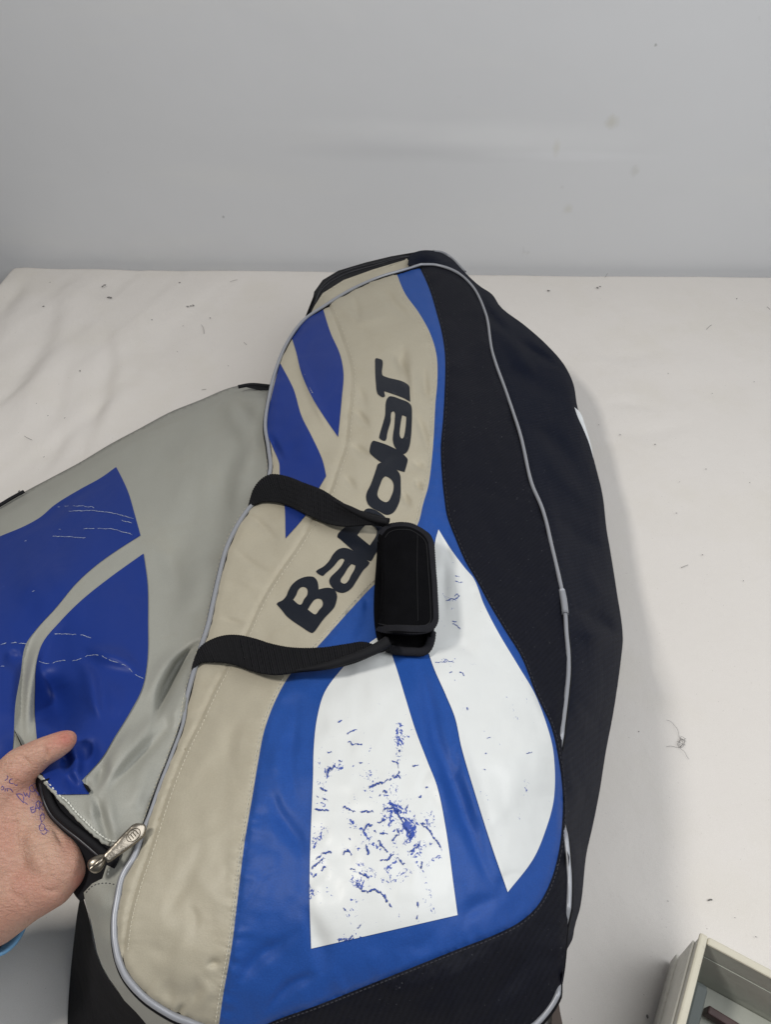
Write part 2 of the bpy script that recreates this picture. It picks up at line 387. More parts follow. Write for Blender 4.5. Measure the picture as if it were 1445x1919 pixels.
front_folds = [
    # upper beige panel
    (LA([(150, 900), (250, 1000), (400, 1220)]), -.0016, 7), (LA([(200, 560), (290, 800), (330, 950)]), -.0012, 9), (LA([(60, 1370), (200, 1440), (430, 1600)]), -.0018, 8),
    (LA([(850, 0), (820, 250), (860, 520)]), -.0022, 13), (LA([(960, 100), (960, 500), (1000, 900)]), .0014, 12), (LA([(1130, 300), (1150, 700), (1220, 900)]), -.0016, 7),
    (LA([(960, 900), (1060, 1100), (1150, 1350), (1190, 1550)]), -.0018, 8), (LA([(930, 1600), (1080, 1700), (1160, 1740)]), -.0016, 7), (LB([(880, 600), (960, 760), (1060, 930)]), -.0020, 7),
    (LB([(1100, 450), (1190, 610), (1240, 665)]), -.0020, 6), (LB([(0, 380), (120, 500), (240, 660)]), -.0013, 7), (A1([(330, 240), (420, 330), (560, 300)]), .0012, 12),
    (A1([(400, 210), (420, 300), (410, 360)]), -.0014, 8), (A1([(520, 190), (560, 260), (640, 330)]), -.0016, 9), (A1([(540, 420), (600, 520), (620, 620)]), -.0014, 8),
    (A1([(180, 400), (250, 600), (330, 780)]), .0014, 8), (A1([(90, 740), (110, 790), (150, 860)]), -.0018, 6),
    # middle beige
    (A3([(250, 420), (330, 500), (440, 560)]), -.0012, 8), (A3([(300, 250), (400, 330), (470, 400)]), -.0014, 8), (A3([(200, 560), (330, 600), (420, 640)]), .0010, 10), (A3([(180, 760), (260, 790), (330, 800)]), -.0012, 6),
    (A3([(560, 300), (620, 280), (700, 330)]), -.0016, 7), (A3([(880, 330), (930, 350), (980, 340)]), -.0014, 6), (A3([(870, 640), (900, 700), (880, 760)]), -.0014, 8),
    # lower beige strip
    ([(430, 1290), (400, 1380), (340, 1500)], .0014, 14), (A8([(900, 250), (860, 500), (560, 1050)]), -.0020, 13), (A8([(800, 880), (850, 1000), (830, 1200)]), -.0012, 8), (A8([(400, 1250), (600, 1300), (760, 1050)]), -.0014, 14),
    (A8([(930, 1420), (1010, 1395), (1090, 1400)]), -.0028, 6), (A8([(640, 1500), (620, 1650), (650, 1780)]), -.0018, 9), (A8([(760, 1730), (720, 1800), (690, 1880)]), -.0040, 5), (A8([(900, 1500), (960, 1650), (840, 1850)]), .0022, 10),
    (A8([(830, 1500), (860, 1620), (820, 1760)]), -.0016, 7), ([(455, 1330), (430, 1400), (440, 1460)], -.0014, 10),
    # blue panel and white prints
    (A5([(220, 480), (260, 600), (330, 700), (350, 800)]), -.0022, 12), (A5([(330, 150), (300, 400), (330, 560)]), -.0016, 10), (A5([(260, 250), (240, 420), (300, 620)]), .0016, 14), (A5([(60, 1290), (170, 1150), (340, 1040)]), -.0022, 12),
    (A5([(330, 930), (420, 1100), (420, 1260)]), -.0020, 15), (A5([(180, 1380), (300, 1250), (420, 1200)]), -.0024, 9),
    (A5([(800, 60), (860, 300), (960, 560), (1040, 780), (1110, 920)]), -.0042, 13), (A5([(740, 60), (800, 260), (870, 440), (920, 700)]), .0016, 12), (A5([(940, 240), (1000, 500), (1090, 740)]), .0018, 9), (A5([(1150, 900), (1000, 960), (960, 1060)]), -.0016, 12),
    (A6([(130, 110), (200, 240), (250, 350)]), -.0014, 7), (A6([(170, 200), (160, 420), (170, 640)]), -.0014, 8), (A6([(300, 330), (380, 480), (560, 790)]), .0014, 8), (A6([(150, 800), (250, 780), (380, 860)]), -.0012, 9),
    (A6([(10, 860), (80, 1100), (160, 1400)]), -.0018, 10), ([(800, 960), (826, 1000), (850, 1060)], -.0020, 7), ([(700, 1110), (680, 1180), (640, 1240)], -.0016, 9),
    # black side of the front
    ([(880, 560), (895, 700), (900, 820)], -.0020, 16), ([(870, 900), (930, 1010), (1000, 1100)], -.0016, 14), (A6([(400, 420), (640, 470), (860, 560)]), -.0018, 10), (A6([(600, 560), (720, 700), (800, 900)]), .0018, 14), (A1([(740, 1000), (860, 950), (1000, 1010)]), -.0020, 12),
    (A6([(700, 1000), (760, 1130), (830, 1300)]), -.0018, 8), ([(1010, 1760), (960, 1830), (900, 1890)], -.0024, 18), ([(700, 1870), (830, 1830), (960, 1770)], .0018, 16), ([(860, 700), (855, 900), (870, 1000)], .0016, 12)]
def h_front(X):
    X = np.asarray(X, float)
    h = front_rbf(X) + 2.5*fold_sum(X, front_folds[:17], .85) + 2.0*fold_sum(X, front_folds[17:24], .85) + 1.0*fold_sum(X, front_folds[24:34]) + 1.35*fold_sum(X, front_folds[34:])
    u = (X[:, 0]*.8 + X[:, 1]*.6); v = (-X[:, 0]*.6 + X[:, 1]*.8)
    h -= .0006 * np.clip(1 - 2.6*np.abs(vnoise(u/75 + .4*vnoise(X[:, 0]/50, X[:, 1]/50, 9), v/150, 8)), 0, 1) * np.clip(.5 + .9*vnoise(X[:, 0]/120, X[:, 1]/120, 10), 0, 1)
    h += .0016 * vnoise(X[:, 0]/70, X[:, 1]/90, 3) + .0006 * vnoise(X[:, 0]/26, X[:, 1]/34, 4)
    for C, dip, w, puck, sd_ in ((SB, .0016, 5, .0010, 11), (SK, .0016, 5, .0007, 12), (SI, .0020, 4.6, .0007, 13)):
        d, a, L, s = polydist(X, C)
        h -= dip * np.exp(-(d / w)**2)
        h += puck * np.exp(-d / 26) * vnoise(a / 15 + s*7, d / 60, sd_)
        h -= 1.1*puck * np.exp(-d / 20) * np.clip(1 - 3.2*np.abs(vnoise(a / 24 + s*3 + d/70, d / 90, sd_ + 50)), 0, 1)
    for C, sd_ in ((PL, 14), (PR, 15)):
        d, a, L, s = polydist(X, C)
        h -= .0030 * np.exp(-(d / 9)**2)
        h += .0010 * np.exp(-d / 30) * vnoise(a / 17, d / 70, sd_)
        h -= .0012 * np.exp(-d / 24) * np.clip(1 - 3.2*np.abs(vnoise(a / 30 + d/80, d / 90, sd_ + 50)), 0, 1)
    return h

bag = empty('racket_bag', (0.0, 0.50, 0.0), 'large beige, blue and black racket bag with big lettering, lying on the cream tablecloth', 'sports bag')
outline_front = np.vstack([PL[::-1][:-1], PR])[:-1]          # bottom centre -> up the left -> down the right
def joined(*cs): return np.vstack([np.asarray(c, float) for c in cs])
def sub(C, a, b):
    """piece of a resampled curve between the points nearest to a and b"""
    i = int(np.argmin(((C - np.array(a))**2).sum(1))); j = int(np.argmin(((C - np.array(b))**2).sum(1)))
    return C[i:j+1] if i <= j else C[j:i+1][::-1]
o = sheet('lining', outline_front, h_front, m_lining, bag, step=7, dz=-.0050, raw=True)
# beige fabric, left (with the blue flashes) and right (with the lettering) of the inner seam
bl = joined(sub(PL, (612, 570), (229, 1817)), SI[::-1])
sheet('front_panel', bl, h_front, m_beige, bag, step=5, raw=True, label='narrow beige side strip with blue flashes beside the silver piping')
br = joined(SI, sub(PL, (233, 1824), (410, 1938)), sub(SB, (408, 1935), (741, 508)), sub(PL, (735, 512), (618, 567)))
sheet('front_panel', br, h_front, m_beige, bag, step=5, raw=True, label='beige panel carrying the black lettering')
bb = joined(SB, [(430, 1942)], SK[::-1], [(765, 503)])
sheet('front_panel', bb, h_front, m_bluef, bag, step=5, raw=True, label='royal blue panel with the white prints')
bk = joined(SK, sub(PL, (440, 1948), (850, 1985))[:-1], PR[::-1])
sheet('front_panel', bk, h_front, m_black, bag, step=6, raw=True, label='black twill panel along the right and near edge')

# blue flashes on the beige strip
PR_ = 0.0006
sheet('printed_patch', [(545.7, 630), (570, 603), (604.5, 577), (619.5, 624), (637, 664), (643.5, 699), (640, 749), (633.5, 818.7), (609.5, 784), (584.5, 744), (564.6, 699), (554.7, 659)], h_front, m_bluep, bag, dz=PR_, step=5, sharp=35, label='upper blue flash on the beige strip')
sheet('printed_patch', [(525, 681), (549.7, 729), (564.6, 779), (584.6, 819), (604.5, 863.5), (611, 892), (598, 914), (585, 940), (572.5, 964.6), (535, 1009), (533, 947), (528, 915), (524, 888), (523, 868), (511, 838.6), (500, 808), (500, 784), (507, 750), (516, 712)], h_front, m_bluep, bag, dz=PR_, step=5, sharp=35, label='long blue flash running under the upper strap')
# white prints with worn spots
def blob(X, x, y, sx, sy, a, rot=0):
    c, s = math.cos(rot), math.sin(rot); u = (X[:, 0]-x)*c + (X[:, 1]-y)*s; v = -(X[:, 0]-x)*s + (X[:, 1]-y)*c
    return a * np.exp(-(u/sx)**2 - (v/sy)**2)
def wear1(X):
    w = -.10 + blob(X, 700, 1570, 150, 130, .175) + blob(X, 746, 1400, 14, 95, .25) + blob(X, 755, 1545, 24, 60, .14, -.5) + blob(X, 600, 1490, 40, 60, .08) + blob(X, 580, 1640, 16, 70, .20)
    w += blob(X, 690, 1680, 70, 40, .12) + blob(X, 640, 1760, 60, 14, .12) + blob(X, 625, 1440, 30, 20, .10) + blob(X, 805, 1590, 30, 40, .10)
    return w
def wear2(X):
    return -.09 + blob(X, 850, 1115, 14, 60, .19) + blob(X, 835, 1238, 34, 9, .22) 
W1 = [(710, 1192), (728, 1212), (739, 1240), (758.5, 1303), (778, 1366), (802, 1429), (819, 1472.6), (836, 1555), (850.6, 1661.5), (857.8, 1714.8), (583, 1777.8), (580, 1676), (581.7, 1579), (586.5, 1458), (588, 1400), (594, 1346.6), (608, 1298), (640, 1254), (680, 1214)]
W2 = [(822, 992), (843.7, 1027), (872, 1065), (888, 1084), (907, 1132), (933, 1183), (971, 1246.5), (1003, 1300.7), (1025, 1358), (1036, 1399), (1040, 1437.6), (1040.5, 1470), (1037, 1506.5), (1025, 1550), (1000.8, 1608), (952, 1672), (923, 1589), (889, 1482), (865, 1400), (853, 1345), (836, 1303), (810, 1243), (800, 1205), (806, 1140), (812, 1060), (816.6, 1011)]
sheet('printed_patch', W1, h_front, m_white, bag, dz=PR_, step=4.5, sharp=40, attr={'wear': wear1}, label='white print heavily rubbed through to the blue')
sheet('printed_patch', W2, h_front, m_white, bag, dz=PR_, step=4.5, sharp=40, attr={'wear': wear2}, label='white leaf-shaped print with few rubbed marks')
# lettering
letters = [
    (LC([(108, 795), (120, 780), (180, 748), (220, 700), (240, 650), (280, 580), (350, 520), (420, 490), (480, 482), (530, 490), (560, 520), (578, 570), (582, 630), (640, 615), (700, 610), (750, 625), (780, 660), (792, 710), (785, 760), (760, 830), (720, 880), (670, 930), (620, 990), (570, 1060), (540, 1100), (510, 1122), (495, 1118), (400, 1060), (220, 930), (180, 880)]),
     [LC([(295, 745), (330, 690), (350, 640), (385, 605), (420, 602), (450, 620), (460, 650), (455, 690), (420, 740), (385, 800), (365, 800)]), LC([(460, 855), (500, 790), (540, 745), (580, 733), (615, 745), (632, 780), (625, 820), (590, 860), (550, 910), (535, 908)])]),
    (LC([(555, 425), (570, 410), (640, 370), (700, 310), (750, 230), (800, 180), (860, 160), (920, 168), (1000, 210), (1100, 275), (1160, 325), (1140, 360), (1090, 410), (1050, 470), (1000, 550), (960, 610), (910, 650), (860, 668), (810, 662), (765, 640), (735, 605), (712, 570), (703, 530), (720, 490), (770, 440), (810, 400), (850, 350), (875, 300), (865, 285), (840, 282), (810, 300), (760, 360), (720, 400), (660, 450), (630, 478), (610, 472), (560, 438)]),
     [LC([(955, 342), (1000, 360), (990, 400), (950, 470), (920, 530), (890, 560), (865, 563), (835, 545), (832, 520), (870, 460), (920, 380)])]),
    (LB([(330, 945), (370, 910), (420, 900), (480, 915), (560, 955), (640, 1015), (700, 1090), (720, 1180), (700, 1300), (640, 1400), (580, 1480), (500, 1590), (435, 1690), (420, 1690), (-64, 1332), (-57, 1290), (50, 1183), (180, 1060)]),
     [LB([(235, 1300), (330, 1180), (390, 1140), (430, 1140), (500, 1180), (530, 1220), (525, 1290), (425, 1455)])]),
    (LB([(590, 215), (620, 218), (700, 255), (780, 295), (840, 335), (875, 390), (886, 450), (888, 560), (888, 680), (870, 790), (830, 890), (790, 950), (740, 985), (690, 998), (640, 988), (580, 955), (450, 890), (400, 840), (375, 780), (368, 720), (380, 660), (430, 560), (480, 430), (520, 310), (545, 240)]),
     [LB([(660, 420), (690, 430), (750, 475), (775, 520), (783, 570), (775, 640), (745, 720), (710, 785), (680, 806), (650, 805), (590, 775), (555, 740), (537, 690), (545, 640), (580, 540), (620, 450)])]),
    (LA([(430, 1342), (440, 1342), (890, 1580), (896, 1600), (880, 1680), (855, 1765), (845, 1765), (390, 1520), (380, 1500), (385, 1440), (405, 1370)]), []),
    (LA([(650, 742), (700, 745), (800, 780), (890, 815), (925, 840), (945, 870), (955, 1000), (950, 1150), (940, 1300), (920, 1420), (890, 1490), (850, 1522), (800, 1515), (750, 1470), (710, 1400), (695, 1330), (700, 1250), (715, 1150), (722, 1050), (725, 975), (712, 948), (695, 945), (675, 960), (668, 1000), (665, 1080), (640, 1170), (620, 1240), (600, 1335), (585, 1345), (525, 1322), (510, 1305), (515, 1270), (540, 1180), (575, 1060), (590, 1000), (595, 900), (600, 830), (620, 770)]),
     [LA([(820, 1000), (835, 1000), (878, 1020), (878, 1040), (855, 1250), (840, 1300), (822, 1315), (805, 1305), (790, 1270), (790, 1200), (805, 1080)])]),
    (LA([(470, 222), (548, 248), (556, 262), (556, 455), (570, 465), (840, 545), (890, 575), (915, 600), (925, 700), (932, 815), (925, 812), (850, 770), (620, 685), (578, 672), (580, 690), (590, 740), (570, 755), (510, 730), (488, 705), (465, 560), (455, 300), (457, 240)]), [])]
for i, (ol, hs) in enumerate(letters):
    sheet('letter', ol, h_front, m_letter, bag, holes=hs, dz=.00045, step=3.5, sharp=60, bstep=2.5)

# seams: stitching rows
def stitches(C, hf, off, mat, parent, length=5.0, gap=3.4, wid=0.00035, dz=.0004, name='stitching'):
    C = curve(C, 1.0) if len(C) < 400 else C
    T = np.gradient(C, axis=0); T /= np.maximum(np.hypot(T[:, 0], T[:, 1]), 1e-6)[:, None]
    P = C + off * np.stack([-T[:, 1], T[:, 0]], 1)
    s = np.concatenate([[0], np.cumsum(np.hypot(*np.diff(P, axis=0).T))])
    st = np.arange(2, s[-1] - length, length + gap) + rng.uniform(-.4, .4, len(np.arange(2, s[-1] - length, length + gap)))
    tt = np.linspace(0, 1, 4); Q = (st[:, None] + tt[None] * length).ravel()
    X = np.stack([np.interp(Q, s, P[:, 0]), np.interp(Q, s, P[:, 1])], 1)
    Z = hf(X) + dz; W = unproj(X, Z).reshape(-1, 4, 3); W[:, 0, 2] -= .0005; W[:, 3, 2] -= .0005
    o = mesh_obj(name, *join_data([tube_data(w, np.array([.6, 1, 1, .6])*wid, n=5) for w in W]), mat, parent)
    o['kind'] = 'stuff'; return o
stitches(SI, h_front, -7, m_thread, bag)
stitches(SB, h_front, 7, m_thread, bag)
stitches(SK[:-12], h_front, -5, m_threadd, bag)

# ------------------------------------------------------------------ right gusset, far end
sil_right = [(769, 477), (786, 470), (819, 471), (845, 484), (866, 505), (898, 535), (923, 552), (938, 574.5), (983, 609), (1023, 644), (1058, 684), (1075, 719), (1083, 764), (1103, 824), (1118, 878), (1130, 928), (1137.6, 993), (1143, 1024), (1155.7, 1103),
             (1168, 1195.6), (1165, 1231), (1159, 1278), (1149, 1342), (1136.6, 1406), (1124, 1485), (1111, 1550), (1100, 1598.5), (1088, 1700), (1078, 1735), (1073, 1761), (1064, 1778), (1057, 1815), (1054, 1850), (1050, 1862)]
SR = curve(sil_right, 6, sharp=30)
hp = lambda X, d: front_rbf(np.asarray(X, float)) - d
gp = [(x, y, z) for (x, y), z in zip(PR[::9], hp(PR[::9], .003))]
gp += [(786, 470, .150), (845, 484, .128), (898, 535, .118), (938, 574, .110), (1023, 644, .096), (1075, 719, .086), (1103, 824, .080), (1130, 928, .076), (1143, 1024, .074), (1168, 1196, .070), (1149, 1342, .072), (1124, 1485, .076), (1100, 1598, .082), (1080, 1735, .100), (1060, 1800, .135),
       (930, 600, .140), (980, 700, .136), (1030, 830, .136), (1060, 950, .138), (1095, 1100, .140), (1118, 1200, .138), (1110, 1330, .140), (1092, 1480, .142), (1082, 1600, .145), (850, 500, .144), (815, 482, .150)]
g_rbf = RBF(gp)
g_folds = [(A1([(870, 190), (900, 270), (990, 370), (1010, 385)]), -.0045, 7), (A1([(1000, 380), (1090, 440), (1200, 510)]), -.003, 6), (A1([(940, 330), (1010, 420), (1110, 560)]), .003, 12), (A1([(960, 480), (1100, 560), (1200, 620)]), -.002, 14),
           (A1([(1030, 700), (1150, 760), (1260, 900)]), -.002, 12), ([(1010, 830), (1060, 900), (1120, 960)], .002, 14), ([(1040, 960), (1090, 1010), (1140, 1030)], -.002, 12), (A6([(920, 560), (1060, 620), (1210, 735)]), -.004, 10), (A6([(920, 700), (1080, 730), (1210, 745)]), .0035, 12),
           (A6([(960, 300), (1060, 420), (1180, 560)]), .002, 14), ([(1070, 1300), (1110, 1340), (1140, 1400)], -.002, 12), ([(1068, 1420), (1100, 1500), (1105, 1580)], -.0025, 10), ([(1075, 1560), (1085, 1640), (1080, 1720)], .003, 10)]
def h_gus(X):
    X = np.asarray(X, float); h = g_rbf(X) + 2.6*fold_sum(X, g_folds) + .0012*vnoise(X[:, 0]/40, X[:, 1]/70, 21) + .0005*vnoise(X[:, 0]/15, X[:, 1]/26, 22)
    d, a, L, s = polydist(X, PR); h -= .002*np.exp(-(d/8)**2); h += .0009*np.exp(-d/30)*vnoise(a/18, d/60, 23)
    d, a, L, s = polydist(X, SR); h -= .006*np.exp(-(d/7)**2)
    return h
gus = joined(SR, sub(PR, (1047, 1860), (789, 496)), [(764, 497), (766, 486)])
sheet('side_panel', gus, h_gus, m_gus, bag, step=6, raw=True)
# white mark printed on the side, seen at a slant
sheet('printed_patch', [(1077, 763), (1087, 772), (1098, 800), (1109, 838), (1113, 860), (1105, 832), (1092, 800), (1084, 783)], h_gus, simple('white side print', lin(225, 228, 230), 0.5), bag, dz=.0008, step=4, label='slim white print on the black side')
# far end: zip band and beige strip beyond the piping
te = RBF([(x, y, z) for (x, y), z in zip(PL[:38:5], hp(PL[:38:5], .003))] + [(587, 565, .130), (588, 547, .128), (634, 507, .129), (684, 492, .133), (734, 480, .138), (769, 474, .142), (786, 470, .146), (604, 550, .140), (644, 525, .139), (699, 505, .142), (759, 487, .147), (640, 540, .144), (720, 506, .147)])
h_end = lambda X: te(np.asarray(X, float)) + .0006*vnoise(np.asarray(X)[:, 0]/20, np.asarray(X)[:, 1]/12, 31)
PT = sub(PL, (789, 496), (569, 600))
sheet('end_panel', joined([(787, 471), (769, 474), (734, 480), (684, 492), (634, 507), (604.5, 524.7), (588.5, 547), (585, 566), (578, 592)], PT[::-1]), h_end, m_zip, bag, step=5, raw=True, dz=-.002, label='black zip band round the far end')
sheet('end_panel', joined([(762, 484), (759, 487), (699, 505), (644, 524.7), (604.5, 549.6), (588.5, 574.5), (580, 592)], sub(PL, (580, 592), (766, 502)), [(767, 490)]), h_end, m_beige, bag, step=4, raw=True, label='beige strip between the piping and the zip band')
stitches([(765, 489), (700, 509), (646, 529), (608, 553), (592, 574)], h_end, 2, m_thread, bag)
for off, r in ((7, .0006), (13, .0005)):
    C = curve([(778, 480), (760, 483 - off*.2), (699, 503 - off*.7), (644, 522 - off), (604.5, 547 - off*.9), (590, 568)], 5)
    tube('zip_coil', unproj(C, h_end(C) - .0012), r, m_teeth, bag, n=6)
C = curve([(812, 471), (829, 473), (846, 483), (860, 497), (872, 510)], 4)
tube('piping', unproj(C, h_gus(C) - .001), .0018, m_pipe, bag, n=10)['label'] = 'short grey piping seen at the far corner'

# ------------------------------------------------------------------ silver piping round the front face
def piping(C, lo=0, hi=None, r=.0021):
    C = C[lo:hi]; z = front_rbf(C) - .0010
    bury = np.interp(C[:, 1], [1375, 1410, 1540, 1565], [0, 1, 1, 0]) * (C[:, 0] > 900) + np.interp(C[:, 1], [1700, 1735, 1840, 1862], [0, 1, 1, 0]) * (C[:, 0] > 1000)
    C = C - np.stack([6*bury, 0*bury], 1)
    P = unproj(C, z - .0065*bury)
    P += np.stack([.00016*vnoise(np.arange(len(C))/6.0, C[:, 0]*0, 5)]*3, 1)
    t = (z - CAMZ)
    return P, r
P1, _ = piping(PL); P2, _ = piping(PR)
loop = np.vstack([P1[::-1][:-1], P2[:-1]])
lp_px = proj(loop); thin = np.interp(lp_px[:, 1], [1270, 1360, 1530, 1590], [0, 1, 1, 0])*(lp_px[:, 0] < 700)
loop[:, 2] -= .0016*thin
tube('piping', loop, .0019*(1 - .38*thin)*np.where((lp_px[:, 0] > 860), .84, 1.0) + .00006*vnoise(np.arange(len(loop))/3.2, np.arange(len(loop))*0.0, 6), m_pipe, bag, n=12, closed=True)['label'] = 'silver piping round the front face'
C = sub(PR, (1054, 1103), (1060, 1150)); tube('piping_joint', unproj(C, front_rbf(C) - .0009), .0026, m_pipe, bag, n=12)
# seam allowance under the piping
V = []; n = len(loop)
cen = loop.mean(0)
tube('seam_tape', loop - np.array([0, 0, .0028]), .0030, m_lining, bag, n=8, closed=True)

# ------------------------------------------------------------------ left compartment pulled open
sil_left = A2([(1345, 140), (1270, 118), (1200, 113), (1130, 130), (1000, 185), (850, 245), (700, 325), (550, 405), (400, 495), (250, 575), (100, 655), (0, 715), (-150, 790), (-330, 860)])
SL = curve(sil_left, 7)
PLs = sub(PL, (503, 749), (267, 1556))
lp = [(x, y, z) for (x, y), z in zip(PLs[::10], hp(PLs[::10], .005))]
lp += [(505, 732, .140), (450, 722, .115), (375, 749, .100), (263, 802, .092), (150, 866, .086), (37, 926, .080), (-60, 976, .076), (440, 850, .138), (350, 880, .126), (250, 960, .134), (150, 1060, .146), (50, 1130, .150), (-60, 1150, .150), (340, 1100, .152),
       (310, 1230, .168), (200, 1200, .170), (270, 1400, .184), (110, 1270, .158), (0, 1330, .168), (-100, 1400, .17), (150, 1440, .184), (108, 1490, .190), (207, 1582, .187), (78, 1467, .190), (60, 1400, .164), (150, 1360, .180), (0, 1460, .165), (-60, 1600, .15), (240, 1500, .188)]
l_rbf = RBF(lp)
l_folds = [(A2([(1210, 380), (1130, 620), (1080, 900), (1050, 1250)]), -.010, 26), (A2([(1120, 140), (1190, 300), (1250, 450)]), .004, 16), (A2([(1150, 190), (1230, 260), (1300, 330)]), -.005, 12), (A2([(1320, 160), (1300, 330), (1310, 480)]), -.004, 8),
    (A2([(1290, 350), (1200, 560), (1160, 800)]), .005, 14), (A2([(1030, 150), (1000, 400), (900, 700)]), .004, 40), (A2([(990, 560), (930, 900), (830, 1050), (760, 1100)]), -.005, 24), (A2([(1100, 950), (960, 1150), (880, 1300)]), .004, 20),
    (A2([(1040, 1360), (960, 1430), (890, 1510), (830, 1620), (790, 1730), (755, 1840)]), -.015, 8), (A2([(1000, 1560), (900, 1700), (850, 1850)]), .006, 16), (A2([(930, 1400), (820, 1520), (720, 1700)]), .005, 14), (A2([(750, 800), (850, 1000), (900, 1200)]), -.003, 16),
    (A2([(210, 1520), (250, 1640), (310, 1770), (310, 1900)]), -.018, 30), (A2([(380, 1470), (440, 1560), (470, 1700), (520, 1800)]), .0075, 13), (A2([(400, 1400), (470, 1440), (620, 1490), (710, 1570)]), .005, 12),
    (A2([(520, 1560), (570, 1680), (560, 1820)]), .003, 16), (A2([(210, 1310), (140, 1420), (110, 1600), (95, 1900)]), -.006, 9), (A2([(240, 1350), (170, 1500), (140, 1700), (140, 1900)]), .006, 9), (A2([(0, 1500), (60, 1480), (110, 1440)]), -.004, 12),
    (A2([(0, 1150), (200, 1100), (400, 960)]), .004, 40), (A2([(0, 900), (200, 780), (400, 650), (560, 560)]), -.003, 12),
    ([(322, 1310), (250, 1395), (202, 1455), (172, 1515)], .0052, 13), ([(338, 1335), (290, 1388), (238, 1440), (186, 1500)], -.0044, 10), ([(202, 1415), (190, 1450), (176, 1486)], -.0048, 8), ([(252, 1360), (225, 1398), (196, 1440)], .0028, 9),
    ([(172, 1480), (188, 1525), (204, 1590)], -.0040, 7), ([(200, 1460), (206, 1528), (222, 1590)], .0026, 10), ([(290, 1400), (262, 1470), (250, 1530)], .0028, 13), ([(160, 1488), (170, 1510), (172, 1545)], .0022, 7),
    (A4([(440, 60), (425, 200), (440, 330), (500, 440)]), .0060, 10), (A4([(400, 200), (400, 290), (400, 350)]), -.0080, 10), (A4([(560, 120), (520, 260), (500, 380)]), -.0026, 12), (A4([(480, 370), (500, 410), (525, 450)]), -.0030, 8), (A4([(370, 330), (430, 420), (470, 470)]), -.0020, 10)]
def h_left(X):
    X = np.asarray(X, float); h = l_rbf(X) + 1.2*fold_sum(X, l_folds)
    h -= .0008 * np.clip(1 - 2.4*np.abs(vnoise((X[:, 0]*.9 + X[:, 1]*.4)/60 + .4*vnoise(X[:, 0]/50, X[:, 1]/50, 19), (X[:, 1]*.9 - X[:, 0]*.4)/170, 18)), 0, 1) * np.clip(.3 + .9*vnoise(X[:, 0]/110, X[:, 1]/110, 20), 0, 1) + .0016*vnoise(X[:, 0]/80, X[:, 1]/80, 41) + .0006*vnoise(X[:, 0]/28, X[:, 1]/34, 42)
    d, a, L, s = polydist(X, PLs); h -= .0015*np.exp(-(d/7)**2); h += .0014*np.exp(-d/34)*vnoise(a/20, d/70, 43)
    d, a, L, s = polydist(X, SL); h -= .010*np.exp(-(d/12)**2)
    return h
hem = A4([(845, 650), (760, 760), (650, 765), (560, 705), (500, 650), (440, 590), (390, 530), (330, 470), (215, 345), (190, 330)])
HM = curve(hem, 5)
left_outline = joined(SL, [(-124, 1003), (-124, 1480), (-40, 1470)], [(30, 1455)], HM[::-1], PLs[::-1][:-1])
o = sheet('side_flap', left_outline, h_left, m_grey, bag, step=5.5, raw=True); solid(o, .0009)
o['label'] = 'grey green compartment side pulled open to the left'
Cp = A2([(578, 520), (612, 585), (640, 650), (672, 760), (700, 862), (600, 925), (480, 1010), (380, 1100), (280, 1220), (180, 1330), (125, 1410), (100, 1560), (75, 1700), (62, 1919), (40, 2050), (-300, 2100), (-300, 1000), (0, 865), (120, 815), (200, 770), (270, 710), (400, 630), (500, 575)])
sheet('printed_patch', Cp, h_left, m_bluep, bag, dz=PR_, step=5.5, sharp=40, label='large blue print at the left edge of the flap')
Dp = A2([(715, 952), (735, 1100), (738, 1300), (735, 1480), (710, 1620), (650, 1740), (570, 1870)]) + A4([(600, 250), (480, 385), (525, 450), (520, 466), (330, 468), (225, 350)]) + [(62, 1440), (60, 1400)] + A2([(185, 1919), (172, 1740), (174, 1620), (180, 1500), (210, 1400), (300, 1290), (400, 1190), (550, 1070)])
sheet('printed_patch', Dp, h_left, m_bluep, bag, dz=.0012, step=5, sharp=40, label='leaf-shaped blue print creased by the thumb')
sheet('fold_shade', A4([(486, 402), (510, 412), (534, 446), (522, 460), (505, 438)]), h_left, m_lining, bag, dz=.0024, step=4, label='dark patch standing in for the shaded gap in the fold below the leaf print')  # small dark sheet put in as the shade inside the pinched fold
# hem of the flap: bunched stitched edge and thread
tube('hem', unproj(HM[16:-3], h_left(HM[16:-3]) + .0002) + .00025*rng.randn(len(HM[16:-3]), 3), .0012, m_grey, bag, n=8)
stitches(A4([(700, 742), (650, 740), (560, 683), (500, 625), (440, 565), (390, 505), (340, 468)]), h_left, 0, m_threadw, bag, 5.0, 2.0, .0006, .0007)
stitches(A4([(335, 462), (300, 420), (260, 380), (225, 345)]), h_left, 0, m_threadw, bag, 6.0, 2.0, .0005, .0010)
stitches(joined(PLs[18:-2]), h_left, 6, m_thread, bag, 4.0, 4.0, .0003, .0003)
# scratches through the print
def scratches(lines, hf, name='scratch_marks', mat=None, gap=-.72, wmax=.00030, wob=1.0, lift=.0008):
    parts = []
    for L in lines:
        C = curve(L, 1.6); n = len(C)
        C = C + np.stack([0*C[:, 0], wob*1.5*vnoise(np.arange(n)/3.0, C[:, 1]*0 + L[0][0], 51) + wob*.9*vnoise(np.arange(n)/1.0, C[:, 1]*0 + L[0][0], 52)], 1)
        k = vnoise(np.arange(n)/5.0, C[:, 1]*0 + L[0][1], 53); i = 0
        while i < n:
            j = i
            while j < n and k[j] > gap: j += 1
            if j - i > 3:
                seg = C[i:j]; w = .00008 + wmax*np.abs(vnoise(np.arange(j-i)/1.3 + L[0][0], seg[:, 0]*0, 54)); w[0] = w[-1] = .00005
                parts.append(tube_data(unproj(seg, hf(seg) + PR_ + lift), w, n=5, flat=.5))
            i = j + 1
    o = mesh_obj(name, *join_data(parts), mat or m_scr, bag); o['kind'] = 'stuff'; return o
